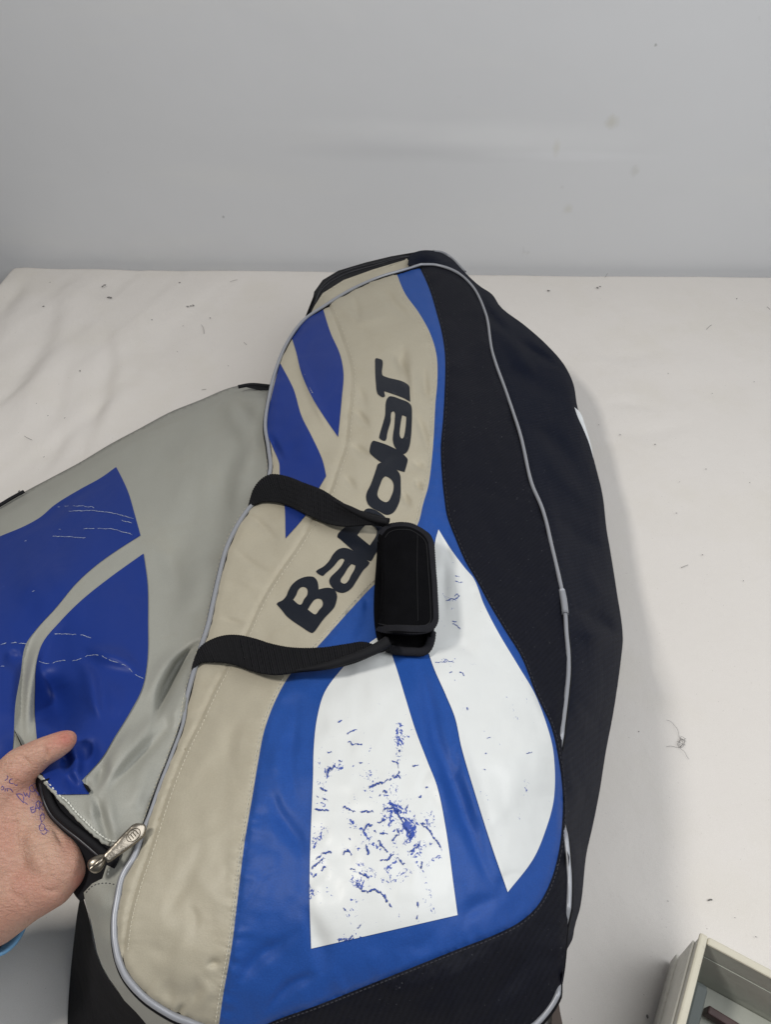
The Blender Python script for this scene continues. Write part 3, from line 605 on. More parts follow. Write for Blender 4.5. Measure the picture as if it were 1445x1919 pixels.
scratches([A2(l) for l in ([(285, 722), (350, 714), (420, 716), (470, 722)], [(340, 740), (450, 738), (560, 750), (670, 780)], [(605, 785), (640, 795), (680, 808)], [(415, 827), (470, 828)], [(485, 828), (560, 830), (660, 858)], [(260, 865), (330, 868), (440, 875)],
    [(0, 1405), (60, 1397), (130, 1402)], [(270, 1355), (330, 1353), (380, 1358)], [(400, 1358), (455, 1375)], [(190, 1490), (240, 1503), (300, 1488), (380, 1485), (440, 1462), (490, 1460), (560, 1490), (620, 1510), (680, 1560), (715, 1577)],
    [(120, 892), (132, 888)], [(158, 1142), (172, 1138)], [(0, 1512), (20, 1515)], [(290, 830), (302, 832)])], h_left, wob=.55, wmax=.00026)

# traced cracks through the white prints, showing the blue below
m_bared = simple('bared blue', lin(54, 80, 158), .6)
cr = [A5(l) for l in ([(600, 488), (640, 470), (680, 456), (722, 432)], [(685, 545), (712, 585), (735, 625), (760, 665), (772, 700)], [(700, 590), (725, 600), (748, 612)], [(636, 690), (660, 720), (690, 748), (742, 785)], [(553, 858), (575, 888), (600, 885), (625, 880), (660, 908), (690, 950)],
    [(800, 702), (775, 725), (750, 748)], [(528, 794), (560, 812), (600, 832)], [(438, 442), (450, 410), (470, 405)], [(383, 567), (410, 572), (446, 580)], [(398, 518), (420, 525), (442, 538)], [(800, 620), (840, 660), (882, 722)], [(396, 760), (430, 740), (455, 738)], [(500, 555), (540, 580), (580, 575), (620, 582)],
    [(575, 665), (590, 640), (630, 625), (668, 612)], [(520, 650), (530, 690), (545, 700)], [(640, 520), (660, 500), (690, 492)], [(655, 575), (690, 560), (720, 580)], [(690, 690), (720, 660), (700, 640)], [(770, 640), (800, 620), (830, 628)], [(745, 560), (780, 548), (800, 520), (830, 480)], [(500, 738), (520, 730), (536, 750)],
    [(590, 712), (600, 735), (592, 745)], [(645, 768), (680, 760), (700, 745)], [(770, 826), (800, 800), (808, 768)], [(498, 948), (512, 966)], [(555, 1030), (570, 1014)], [(480, 1072), (520, 1078), (540, 1060)], [(520, 312), (548, 316), (576, 322)], [(515, 278), (556, 264)], [(480, 232), (498, 228)], [(552, 392), (590, 388), (606, 402)], [(770, 400), (808, 402)],
    [(440, 348), (458, 350)], [(484, 380), (498, 386)], [(412, 488), (440, 498)], [(384, 830), (410, 812), (436, 796)], [(380, 800), (400, 778), (432, 762)], [(600, 480), (612, 488), (630, 478)], [(620, 660), (650, 668), (676, 664)], [(790, 930), (792, 955)], [(784, 1000), (790, 985)], [(690, 380), (712, 392), (716, 410)], [(690, 440), (712, 436), (724, 446)], [(712, 330), (722, 350)])]
scratches(cr, h_front, 'crack_marks', m_bared, -.50, .00066, 1.9, .0003)
scratches([c for c in cr[:24]], lambda X: h_front(X + np.array([2.5, 3.5])), 'crack_marks', m_bared, .0, .0006, 2.6, .0004)
nk = [A6(l) for l in ([(230, 375), (258, 378)], [(228, 404), (248, 412), (276, 412)], [(174, 518), (205, 510), (235, 505), (256, 490)], [(226, 496), (244, 488), (258, 490)], [(212, 645), (240, 648)], [(214, 658), (238, 668), (264, 682)], [(112, 876), (150, 884), (190, 876), (224, 890)], [(175, 868), (192, 872)], [(255, 940), (270, 942), (284, 955)],
    [(196, 940), (214, 944)], [(146, 570), (156, 576)], [(228, 541), (240, 542)], [(306, 750), (312, 754)], [(416, 1326), (440, 1324)], [(390, 1393), (402, 1392)], [(404, 1424), (416, 1420)], [(650, 1418), (672, 1420), (684, 1412)], [(486, 1634), (504, 1640)], [(636, 1216), (646, 1222)], [(396, 1514), (410, 1520)], [(300, 1150), (310, 1192)])]
scratches(nk, h_front, 'nick_marks', m_bared, -.8, .00050, 1.4, .0003)

# zip band of the opened compartment, slider and pull tab
zb = RBF([(78, 1467, .186), (108, 1490, .186), (137, 1528, .185), (172, 1560, .184), (207, 1582, .184), (70, 1520, .172), (100, 1560, .172), (140, 1600, .170), (175, 1640, .168), (150, 1680, .160), (200, 1640, .176), (0, 1440, .17), (40, 1500, .165)])
h_zip = lambda X: zb(np.asarray(X, float))
o = sheet('zip_band', curve([(60, 1440), (84, 1458), (110, 1488), (142, 1526), (176, 1556), (214, 1580), (222, 1600), (213, 1630), (205, 1655), (186, 1660), (150, 1690), (138, 1675), (120, 1600), (95, 1570), (60, 1530), (30, 1480)], 6, True), h_zip, m_zip, bag, step=6, raw=True, dz=-.0015); solid(o, .0008)
C = curve(A4([(235, 400), (255, 500), (300, 590), (370, 660), (460, 730), (560, 815), (600, 850)]), 3)
tube('zip_coil', unproj(C, h_zip(C)), .0010, m_teeth, bag, n=6, flat=.6)
C2 = C + np.array([9, -7]); tube('zip_coil', unproj(C2, h_zip(C2) + .0012), .0026, m_zip, bag, n=8, flat=.6)
# lower grey gusset below the zip end
lg = RBF([(x, y, z) for (x, y), z in zip(sub(PL, (251, 1604), (430, 1945))[::6], hp(sub(PL, (251, 1604), (430, 1945))[::6], .004))] + [(156, 1674, .165), (169, 1722, .155), (182, 1786, .140), (204, 1833, .130), (232, 1875, .122), (274, 1919, .112), (330, 1960, .10), (190, 1700, .176), (196, 1760, .170), (225, 1840, .158), (190, 1650, .176)])
def h_lg(X):
    X = np.asarray(X, float); h = lg(X) + fold_sum(X, [(A8([(0, 720), (100, 715), (200, 740)]), -.0012, 4), (A8([(100, 1500), (240, 1680), (380, 1740)]), -.0022, 5), (A8([(60, 1450), (180, 1640), (300, 1740)]), .0016, 6), (A4([(560, 1100), (600, 1300), (660, 1480)]), .0012, 10)]) + .0006*vnoise(X[:, 0]/25, X[:, 1]/40, 61)
    d, a, L, s = polydist(X, PL); h -= .002*np.exp(-(d/7)**2); return h
lower = joined(A4([(600, 962), (540, 992), (490, 1045), (500, 1100), (530, 1200), (550, 1300), (570, 1400), (600, 1480), (640, 1550), (690, 1620), (730, 1680), (800, 1750), (860, 1819)]), [(330, 1965), (420, 1990)], sub(PL, (430, 1945), (266, 1560)), A4([(790, 720), (640, 850), (620, 900)]))
sheet('side_panel', lower, h_lg, m_grey, bag, step=5, raw=True, label='grey green fabric below the end of the zip')
stitches(A4([(500, 1050), (540, 1008), (600, 990), (650, 992), (705, 1008)]), h_lg, 0, m_threadd, bag, 4, 3, .0003, .0003)
stitches(A4([(640, 900), (628, 960)]), h_lg, 0, m_threadw, bag, 4, 3, .0004, .0004)

# metal slider and pull tab, with its raised emblem
def at(x, y, z): return unproj([(x, y)], z)[0]
pz = .196
pa = at(197, 1611, pz); pb = at(271, 1546, pz + .001)
ux = pb - pa; Lp = np.linalg.norm(ux); ux /= Lp; vn = np.array([0, -.62, .785]); vn -= ux*vn.dot(ux); vn /= np.linalg.norm(vn); uy = np.cross(vn, ux)
s_ = np.linspace(0, 1, 26); wprof = np.interp(s_, [0, .05, .2, .55, .8, .9, 1], [.0022, .0030, .0034, .0046, .0050, .0042, .0008])
hprof = np.interp(s_, [0, .2, .5, .72, .86, 1], [.0017, .0019, .0021, .0017, .0018, .0009]); ring = 20
pull_v = []; pull_f = []
for i, s in enumerate(s_):
    for j in range(ring):
        a = 2*math.pi*j/ring; c, sn = math.cos(a), math.sin(a)
        r2 = 0.6
        pull_v.append(pa + ux*Lp*s + uy*wprof[i]*math.copysign(abs(c)**.8, c) + vn*hprof[i]*math.copysign(abs(sn)**.7, sn))
for i in range(len(s_)-1):
    for j in range(ring): pull_f.append((i*ring+j, i*ring+(j+1) % ring, (i+1)*ring+(j+1) % ring, (i+1)*ring+j))
pull_f += [tuple(range(ring))[::-1], tuple(range((len(s_)-1)*ring, len(s_)*ring))]
zipper = mesh_obj('zip_pull', pull_v, pull_f, m_metal, bag)
zipper['label'] = 'worn metal zip pull with a raised oval emblem'
ec = pa + ux*Lp*.70 + vn*(.0017 + .0003)
a = np.linspace(0, 2*math.pi, 29)[:-1]
oval = [ec + ux*.0042*math.cos(t) + uy*.0031*math.sin(t) for t in a]
parts = [tube_data(oval, .00022, n=6, closed=True, up=vn)]
mm = [(-.0026, -.0016), (-.0026, .0012), (-.0018, .0018), (-.0010, .0012), (-.0010, -.0016)]
mm2 = [(-.0010, .0012), (-.0002, .0018), (.0006, .0012), (.0006, -.0016)]; mm3 = [(.0006, .0012), (.0014, .0019), (.0024, .0012), (.0024, -.0014)]
for q in (mm, mm2, mm3): parts.append(tube_data([ec + ux*x + uy*y for x, y in q], .00025, n=6, up=vn))
eo = mesh_obj('emblem', *join_data(parts), m_metald, None); eo.parent = zipper; eo.location = -parent_origin(zipper.parent)
sl_c = at(183, 1617, .190)
bm = bmesh.new(); bmesh.ops.create_uvsphere(bm, u_segments=24, v_segments=14, radius=1.0)
V = np.array([tuple(v.co) for v in bm.verts]); Fs = [tuple(v.index for v in f.verts) for f in bm.faces]; bm.free()
V = V * np.array([.0058, .0044, .0030]); V[:, 2] *= np.where(V[:, 2] > 0, 1.0, .6); V[:, 1] *= 1 - .35*(V[:, 0]/.0058)
Rm = np.stack([ux, uy, vn], 1)
slider = mesh_obj('zip_slider', V @ Rm.T + sl_c, Fs, m_metal, bag)
br_ = [sl_c + ux*x + vn*z for x, z in ((-.004, .0028), (-.002, .0052), (.002, .0056), (.0052, .0040), (.006, .0012))]
so = tube('bridge', br_, .0013, m_metal, None, n=8, up=uy); so.parent = slider; so.location = -parent_origin(bag)

# ------------------------------------------------------------------ underside of the bag, so that it is a closed body
def skirt(name, C, top, mat, inset=.10, bottom=.006, parent=bag, mids=(.66, .33), bul=.0):
    P = unproj(C, top); cen = P.mean(0); rings = [P]
    for k in list(mids) + [0]:
        q = P.copy(); f = 1 - (1-k)*inset + bul*math.sin(math.pi*k)
        q[:, 0] = cen[0] + (P[:, 0]-cen[0])*f; q[:, 1] = cen[1] + (P[:, 1]-cen[1])*f; q[:, 2] = bottom + (P[:, 2]-bottom)*k; rings.append(q)
    n = len(C); V = np.vstack(rings); F = []
    for r in range(len(rings)-1):
        for i in range(n): F.append((r*n+i, (r+1)*n+i, (r+1)*n+(i+1) % n, r*n+(i+1) % n))
    F.append(tuple(range((len(rings)-1)*n, len(rings)*n)))
    return mesh_obj(name, V, F, mat, parent)
bl_ = joined(sub(PL, (506, 880), (251, 1604)), A4([(500, 1060), (530, 1200), (570, 1400), (640, 1550), (730, 1680), (860, 1819)]), [(330, 1965), (420, 1990)], sub(PL, (560, 1985), (850, 1985)), sub(PR, (850, 1985), (1048, 1862)), SR[::-1], [(734, 481), (684, 493), (634, 508), (605, 526), (590, 548), (580, 592)], sub(PL, (569, 600), (503, 860)))
bl_ = bl_[::2]
def z_any(X):
    out = []
    for x, y in X:
        c = [(abs(np.hypot(*(PL - (x, y)).T)).min(), 0), (abs(np.hypot(*(PR - (x, y)).T)).min(), 0), (abs(np.hypot(*(SR - (x, y)).T)).min() - .5, 1), (abs(np.hypot(*(np.array(lower[:13]) - (x, y)).T)).min(), 2), (abs(np.hypot(*(np.array([(684, 492), (634, 507), (605, 525), (588, 547), (734, 480)]) - (x, y)).T)).min(), 3)]
        k = min(c)[1]; X1 = np.array([(x, y)])
        out.append((float(hp(X1, .006)[0]), float(h_gus(X1)[0]) - .002, float(h_lg(X1)[0]) - .002, float(h_end(X1)[0]) - .003)[k])
    return np.array(out)
skirt('underside', bl_, z_any(bl_), m_blackp, inset=.16)
# black base of the lower compartment, also standing in for the shadow under the hand
lb = [(152, 1672), (146, 1700), (138, 1760), (130, 1840), (126, 1930), (132, 2010), (330, 2010), (270, 1915), (230, 1870), (200, 1830), (178, 1780), (166, 1720)]
lbr = RBF([(152, 1672, .14), (146, 1700, .11), (138, 1760, .05), (130, 1840, .012), (126, 1930, .006), (132, 2010, .006), (330, 2010, .07), (270, 1915, .09), (230, 1870, .10), (200, 1830, .10), (178, 1780, .11), (166, 1720, .12), (170, 1850, .06)])
h_lb = lambda X: np.maximum(lbr(np.asarray(X, float)), .003) + .0015*vnoise(np.asarray(X)[:, 0]/30, np.asarray(X)[:, 1]/50, 71)
sheet('lower_shade_panel', lb, h_lb, m_blackp, bag, step=8, label='black fabric of the lower compartment, doubling as the shadow under the hand')
# far edge and underside of the opened flap
fl = joined(SL, [(-124, 1003), (-124, 1480), (60, 1450), (150, 1530), (230, 1560)], PLs[::-1])[::2]
zt = h_left(fl) - .003
P = unproj(fl, zt); n = len(fl)
cen = P.mean(0); Q = P.copy(); Q[:, :2] = cen[:2] + (P[:, :2]-cen[:2])*.93; Q[:, 2] = np.where(np.arange(n) < len(SL)//2 + 2, .004, P[:, 2]*.35); R_ = P.copy(); R_[:, :2] = cen[:2] + (P[:, :2]-cen[:2])*.985; R_[:, 2] = P[:, 2]*.55
mesh_obj('flap_underside', np.vstack([P, R_, Q]), [(r*n+i, (r+1)*n+i, (r+1)*n+(i+1) % n, r*n+(i+1) % n) for r in range(2) for i in range(n)] + [tuple(range(2*n, 3*n))], m_lining, bag)
C = curve([(446, 725), (470, 721), (508, 724)], 4); tube('zip_coil', unproj(C, .128), .0022, m_zip, bag, n=8)['label'] = 'end of the black zip at the top of the flap'
o = sheet('zip_band', [(446, 722), (478, 720), (508, 722), (506, 736), (488, 732)], lambda X: np.full(len(X), .128), m_zip, bag, step=6, label='black zip tape at the top of the flap')
C = curve([(-20, 957), (0, 946), (20, 934), (44, 921)], 4); tube('zip_coil', unproj(C, .078), .0020, m_zip, bag, n=8)

# ------------------------------------------------------------------ carry handle: two webbing straps and a padded wrap
def ribbon(name, up_, lo_, lift_u, lift_l, period=4.6, seed=1, roll=0.0):
    N = 300; U = curve(up_, 2); L = curve(lo_, 2)
    def rs(C, n):
        s = np.concatenate([[0], np.cumsum(np.hypot(*np.diff(C, axis=0).T))]); q = np.linspace(0, s[-1], n); return np.stack([np.interp(q, s, C[:, 0]), np.interp(q, s, C[:, 1])], 1), s[-1]
    U, lu = rs(U, N); L, ll = rs(L, N); t = np.linspace(0, 1, N)
    hu = h_front(U) + np.interp(t, *zip(*lift_u)); hl = h_front(L) + np.interp(t, *zip(*lift_l))
    k = np.ones(31)/31
    hu = np.convolve(np.pad(hu, 15, 'edge'), k, 'valid'); hl = np.convolve(np.pad(hl, 15, 'edge'), k, 'valid')
    PU = unproj(U, hu); PLo = unproj(L, hl); K = 13; V = []
    T = frames((PU + PLo)/2)
    for j in range(K):
        v = j/(K-1); p = PU*(1-v) + PLo*v
        nn = np.cross(T, PLo - PU); nn /= np.linalg.norm(nn, axis=1)[:, None]; nn *= np.sign(nn[:, 2:3] - nn[:, 1:2]*.5)
        rib = .00058*np.cos(2*math.pi*(t*lu/period + .25*(j % 2)))
        edge = -.0006*(abs(2*v-1)**6)
        V.append(p + nn*(rib + edge + roll*math.sin(math.pi*v)*.004)[:, None])
    V = np.stack(V, 1).reshape(-1, 3)
    F = [(i*K+j, (i+1)*K+j, (i+1)*K+j+1, i*K+j+1) for i in range(N-1) for j in range(K-1)]
    o = mesh_obj(name, V, F, m_web, bag); solid(o, .0013, 0); return o
r1 = ribbon('carry_strap', A3([(325, 222), (345, 150), (385, 97), (430, 75), (500, 82), (590, 115), (680, 150), (760, 200), (830, 240), (900, 258), (960, 275), (1008, 300)]),
       A3([(325, 228), (350, 222), (380, 210), (430, 205), (490, 215), (600, 265), (700, 310), (790, 325), (850, 322), (900, 318), (950, 322), (985, 330)]),
       [(0, .002), (.12, .012), (.3, .017), (.6, .016), (.85, .018), (1, .022)], [(0, .002), (.15, .006), (.4, .010), (.7, .012), (1, .018)])
r1['label'] = 'upper webbing strap of the carry handle'
r2 = ribbon('carry_strap', A3([(52, 1010), (65, 960), (85, 915), (130, 880), (200, 855), (270, 852), (350, 868), (430, 893), (530, 912), (680, 912), (800, 895), (880, 885), (935, 900), (965, 875), (1000, 860)]),
       A3([(48, 1040), (62, 1010), (90, 988), (130, 984), (190, 985), (250, 995), (310, 1015), (380, 1035), (450, 1042), (560, 1030), (700, 1015), (820, 990), (900, 960), (960, 935), (1010, 925)]),
       [(0, .002), (.12, .014), (.3, .019), (.6, .017), (.85, .016), (1, .012)], [(0, .002), (.15, .006), (.4, .013), (.7, .014), (1, .010)])
r2['label'] = 'lower webbing strap of the carry handle'
# twisted inner edges of the straps where they enter the wrap
C = curve(A3([(735, 200), (800, 232), (870, 266), (940, 291), (1003, 303)]), 3); tube('strap_fold', unproj(C, h_front(C) + np.linspace(.020, .027, len(C))), np.interp(np.linspace(0, 1, len(C)), [0, .3, 1], [.0008, .0022, .0028]), m_web, bag, n=8, flat=.7)
C = curve(A3([(560, 1022), (700, 1000), (820, 965), (900, 935), (960, 905), (1000, 880)]), 3); tube('strap_fold', unproj(C, h_front(C) + np.linspace(.016, .020, len(C))), np.interp(np.linspace(0, 1, len(C)), [0, .4, 1], [.0008, .0026, .0036]), m_web, bag, n=8, flat=.7)
# wrap
WD = lambda p: crop(660, 960, 6.395, p)
wr = RBF([(712, 1000, .018), (716, 1090, .022), (706, 1175, .020), (760, 985, .030), (765, 1090, .036), (760, 1185, .034), (800, 1000, .026), (815, 1090, .026), (815, 1170, .026)])
base_w = RBF([(700, 980, float(h_front(np.array([(720., 1000.)]))[0])), (820, 980, float(h_front(np.array([(805., 1000.)]))[0])), (700, 1180, float(h_front(np.array([(715., 1180.)]))[0])), (820, 1180, float(h_front(np.array([(815., 1180.)]))[0])), (760, 1090, float(h_front(np.array([(765., 1090.)]))[0]))])
def h_wrap(X):
    X = np.asarray(X, float); h = base_w(X) + wr(X) + .0008*vnoise(X[:, 0]/30, X[:, 1]/40, 81)
    h += -.0022*np.clip(np.abs(X[:, 1] - 1083)/100 - .55, 0, 1)*3 + fold_sum(X, [([(735, 1060), (765, 1075), (800, 1062)], -.0016, 9), ([(722, 1130), (750, 1140), (790, 1132)], -.0014, 8)])
    return h - .010*np.clip((722 - X[:, 0] - 8*np.sin((X[:, 1]-1000)/180*math.pi))/14, 0, 1)**2
wo = WD([(300, 300), (335, 225), (380, 180), (470, 135), (600, 118), (720, 130), (830, 185), (920, 260), (970, 350), (985, 460), (1000, 700), (1015, 900), (1028, 1200), (1025, 1310), (990, 1380), (920, 1430), (820, 1445), (560, 1440), (400, 1440), (290, 1420), (275, 1390), (320, 1290), (345, 1150), (358, 1000), (362, 800), (350, 550), (335, 400)])
wo = curve(wo, 4, True, 70); wo = wo + 1.3*np.stack([vnoise(np.arange(len(wo))/6.0, wo[:, 0]*0, 85), vnoise(np.arange(len(wo))/6.0, wo[:, 0]*0, 86)], 1)
wrap = sheet('handle_wrap', wo, h_wrap, m_pad, bag, step=5, raw=True); solid(wrap, .0032)
wrap['label'] = 'padded black wrap holding both straps'
def wchild(name, C, hf, r, dz, flat=.45, mat=m_bind, n=10):
    P = unproj(C, hf(C) + dz); V, F = tube_data(P, r, n=n, flat=flat)
    # ribs of the grosgrain
    o = mesh_obj(name, V, F, mat, None); o.parent = wrap; o.location = -parent_origin(bag); return o
def inset(C, d):
    T = np.gradient(C, axis=0); T /= np.hypot(T[:, 0], T[:, 1])[:, None]; return C + d*np.stack([-T[:, 1], T[:, 0]], 1)
bpath = curve(WD([(325, 250), (380, 180), (470, 135), (600, 118), (720, 130), (830, 185), (920, 260), (970, 350), (985, 460), (1000, 700), (1015, 900), (1028, 1200), (1025, 1310), (990, 1380), (920, 1430), (820, 1445), (560, 1440), (400, 1440), (285, 1415)]), 1.6)
bp_in = inset(bpath, 6.0 + .8*vnoise(np.arange(len(bpath))/16.0, bpath[:, 0]*0, 87)[:, None])
rr = .0027*(1 + .07*np.cos(np.arange(len(bp_in))*2*math.pi/3.0) + .06*vnoise(np.arange(len(bp_in))/14, bp_in[:, 0]*0, 83))
wchild('binding', bp_in, h_wrap, rr, .0001, .20, n=14)
bi2 = inset(bpath, 13.5); wchild('stitching', bi2, h_wrap, .0003, .0001, 1, m_threadk, 5)['kind'] = 'stuff'
st = curve(WD([(785, 250), (780, 700), (790, 1300)]), 3); wchild('stitching', st, h_wrap, .0002, .0000, 1, m_threadk, 5)['kind'] = 'stuff'
# back layer of the wrap and its bottom rim
h_wb = lambda X: base_w(np.asarray(X, float)) + .004 + .0
wbk = sheet('wrap_lining', WD([(300, 350), (930, 350), (960, 1300), (945, 1450), (935, 1550), (900, 1640), (820, 1690), (700, 1690), (560, 1680), (420, 1650), (330, 1560), (285, 1450)]), h_wb, m_pad, wrap, step=7)
solid(wbk, .002)
C = curve(WD([(955, 1440), (940, 1540), (905, 1625), (840, 1672), (720, 1672), (600, 1665), (500, 1650), (420, 1625)]), 1.6)
wchild('binding', C, h_wb, .0030*(1 + .05*np.cos(np.arange(len(C))*2*math.pi/3.0)), .0035, .7)
# right side joining the layers, and the left fold
def strip(name, A, ha, B, hb, mat, n=8):
    Pa = unproj(A, ha); Pb = unproj(B, hb); V = []
    mid = (Pa + Pb)/2
    out = mid - mid.mean(0); 
    for k in range(n):
        t = k/(n-1); V.append(Pa*(1-t) + Pb*t + np.array([OUT, 0, 0])*math.sin(math.pi*t))
    V = np.stack(V, 1).reshape(-1, 3); m = len(A)
    o = mesh_obj(name, V, [(i*n+j, (i+1)*n+j, (i+1)*n+j+1, i*n+j+1) for i in range(m-1) for j in range(n-1)], mat, None)
    o.parent = wrap; o.location = -parent_origin(bag); solid(o, .002, 0); return o
ys = np.linspace(1020, 1170, 30)
OUT = -.001
Aw = np.stack([np.interp(ys, [1020, 1085, 1130, 1175], [713, 716.5, 714, 705]) + 2, ys], 1)
strip('fold', Aw, h_wrap(Aw) - .001, Aw + np.array([6, 34]), h_wb(Aw + np.array([6, 34])), m_pad)
OUT = .0
Bw = np.stack([np.interp(ys, [1020, 1085, 1170], [812, 817, 817]), ys], 1)
strip('fold', Bw - [4, 0], h_wrap(Bw) - .002, Bw + np.array([-10, 36]), h_wb(Bw + np.array([-10, 36])), m_bind)

# ------------------------------------------------------------------ table cloth, table, wall
ang = math.atan2(1.215 - 1.25, 0.649 + 0.63)
e1 = np.array([math.cos(ang), math.sin(ang)]); e2 = np.array([-e1[1], e1[0]]); corner = np.array([-.638, 1.252])
Lx, Ly, rc = 2.1, 1.75, .014
cloth_folds = [(crop(0, 440, 2.89, p), a, w) for p, a, w in (
    ([(330, 250), (230, 560), (100, 750), (-60, 1000)], -.0050, 18), ([(420, 330), (330, 560), (180, 850), (60, 1120)], .0045, 22), ([(520, 400), (590, 700), (520, 940), (420, 1230)], -.0048, 16), ([(640, 440), (640, 700), (600, 930), (520, 1180)], .0040, 20),
    ([(230, 260), (100, 420), (-50, 640)], .0045, 20), ([(150, 230), (40, 360), (-60, 480)], -.0045, 14), ([(380, 600), (330, 820), (200, 1180)], -.0030, 12), ([(840, 330), (900, 500), (880, 700)], -.0018, 30), ([(1200, 330), (1260, 500), (1240, 720)], -.0018, 26), ([(700, 860), (780, 720), (860, 640)], .0018, 20),
    ([(360, 940), (280, 1180), (180, 1350)], -.0030, 12), ([(460, 1060), (430, 1230), (400, 1330)], -.0026, 8), ([(540, 240), (420, 330), (250, 420)], .0028, 16), ([(700, 210), (560, 300), (460, 330)], -.0022, 14))]
cloth_folds += [([(1100, 655), (1160, 668), (1260, 650)], -.0012, 8), ([(1110, 760), (1180, 755), (1240, 768)], -.0016, 8), ([(1120, 800), (1200, 812), (1320, 790)], -.0014, 10), ([(1150, 700), (1280, 690), (1400, 720)], .0012, 16), ([(1180, 900), (1260, 960), (1380, 940)], -.0008, 24), ([(1230, 1500), (1320, 1470), (1440, 1500)], -.0008, 30)]
gx = np.concatenate([np.linspace(-.50, -.02, 14), np.linspace(0, .03, 8), np.arange(.036, 1.75, .0062), np.linspace(1.76, Lx, 20)]); gy = np.concatenate([np.linspace(-.30, -.02, 10), np.linspace(0, .03, 8), np.arange(.036, 1.30, .0062), np.linspace(1.31, Ly, 20)])
UX, UY = np.meshgrid(gx, gy); ux_ = UX.ravel(); uy_ = UY.ravel()
# signed distance outside the rounded table corner (u to the right, v towards the camera)
qx = np.maximum(rc - ux_, 0); qy = np.maximum(rc - uy_, 0); dd = np.where((ux_ < rc) & (uy_ < rc), np.hypot(qx, qy) - rc, np.maximum(-ux_, -uy_)); dout = np.maximum(dd, 0)
nx = np.where(dd > 0, np.where((ux_ < rc) & (uy_ < rc), -qx/np.maximum(np.hypot(qx, qy), 1e-6), np.where(-ux_ > -uy_, -1, 0)), 0); ny = np.where(dd > 0, np.where((ux_ < rc) & (uy_ < rc), -qy/np.maximum(np.hypot(qx, qy), 1e-6), np.where(-ux_ > -uy_, 0, -1)), 0)
rb = .010; th_ = np.minimum(dout/rb, math.pi/2)
px_ = ux_ - nx*dout + nx*(rb*np.sin(th_)) ; py_ = uy_ - ny*dout + ny*(rb*np.sin(th_)); py_ += np.where((uy_ < .3), .0016*vnoise(ux_*7, ux_*0, 93)*np.clip(1 - uy_/.3, 0, 1), 0); pz_ = -(rb*(1-np.cos(th_)) + np.maximum(dout - rb*math.pi/2, 0))
px_ += .012*nx*np.sin(uy_*28)*np.clip(-pz_/.2, 0, 1)
Wc = np.stack([corner[0] + e1[0]*px_ - e2[0]*py_, corner[1] + e1[1]*px_ - e2[1]*py_, pz_], 1)
pr = proj(Wc); ok = (dout <= 0) & (Wc[:, 1] > -.05)
dzc = np.zeros(len(Wc)); dzc[ok] = fold_sum(pr[ok], cloth_folds) * 1.25
fade = np.clip(np.minimum(ux_, uy_)/.03, 0, 1); Wc[:, 2] += dzc*fade
q1 = Wc[:, 0]*.93 + Wc[:, 1]*-.36; q2 = Wc[:, 0]*.36 + Wc[:, 1]*.93
Wc[:, 2] += np.where(dout <= 0, (.0026*vnoise(q1/.045 + .6*vnoise(q1*6, q2*5, 97), q2/.34, 96) + .0012*vnoise(q1/.018 + .5*vnoise(q1*9, q2*8, 98), q2/.20, 99))*np.clip((-.02 - Wc[:, 0])/.35, 0, 1)*np.clip((1.28 - Wc[:, 1])/.1, 0, 1), 0)
Wc[:, 2] += np.where(dout <= 0, .0014*vnoise(Wc[:, 0]*9, Wc[:, 1]*9, 91) + .0003*vnoise(Wc[:, 0]*40, Wc[:, 1]*40, 92), 0)
nxg, nyg = len(gx), len(gy)
idx = np.arange(nxg*nyg).reshape(nyg, nxg)
Fc = np.stack([idx[:-1, :-1], idx[1:, :-1], idx[1:, 1:], idx[:-1, 1:]], -1).reshape(-1, 4)
def cloth_mat():
    m = M('cream cotton cloth')
    c = m.mix(m.noise(3.2, 4, 0.6), lin(219, 214, 208), lin(228, 223, 218)); c = m.mix(m.ramp(m.noise(7, 5, 0.6), [(0.50, (0, 0, 0)), (0.75, (.35,)*3)]), c, lin(212, 206, 192))
    n = m.noise(1700, 3, 0.7); c = m.mix(m.ramp(n, [(0.3, (.22,)*3), (0.6, (0,)*3)]), c, lin(188, 182, 172))
    sp = m.ramp(m.noise(420, 2, 0.5), [(0.74, (0, 0, 0)), (0.78, (.5,)*3)]); c = m.mix(sp, c, lin(150, 144, 136))
    m.color(c); m.set(Roughness=0.9); m.b.inputs['Specular IOR Level'].default_value = .15
    m.bump([(m.noise(60, 4, 0.6), .0006), (m.noise(1400, 2, 0.6), .00012)]); return m.m
cl = mesh_obj('tablecloth', Wc, Fc, cloth_mat(), None)
setp(cl, 'cream cotton cloth spread over the table, softly creased at the far left', 'tablecloth')
# table under the cloth
tab = empty('table', (.38, .42, -.74), 'plain table hidden under the cream cloth', 'table')
m_wood = simple('pale wood', lin(150, 120, 88), 0.6)
def place_box(name, c, size, rz, mat, parent, bev=.003):
    V, F = box_data(*size, bev); c_, s_2 = math.cos(rz), math.sin(rz); R = np.array([[c_, -s_2, 0], [s_2, c_, 0], [0, 0, 1]])
    return mesh_obj(name, V @ R.T + np.array(c), F, mat, parent, smooth=False)
tc_ = corner + e1*(Lx/2) - e2*(Ly/2)
place_box('table_top', (tc_[0], tc_[1], -.026), (Lx-.02, Ly-.02, .026), ang, m_wood, tab)
for a_, b_ in ((.06, .06), (Lx-.06, .06), (.06, Ly-.06), (Lx-.06, Ly-.06)):
    q = corner + e1*a_ - e2*b_; place_box('leg', (q[0], q[1], -.39), (.05, .05, .70), ang, m_wood, tab)
def wall_point(x, y):
    q = corner + e2*.022; d = at(x, y, 0.0) - np.array([0, 0, CAMZ]); k = np.dot(q, e2) / np.dot(d[:2], e2)
    return tuple(np.array([0, 0, CAMZ]) + d*k)
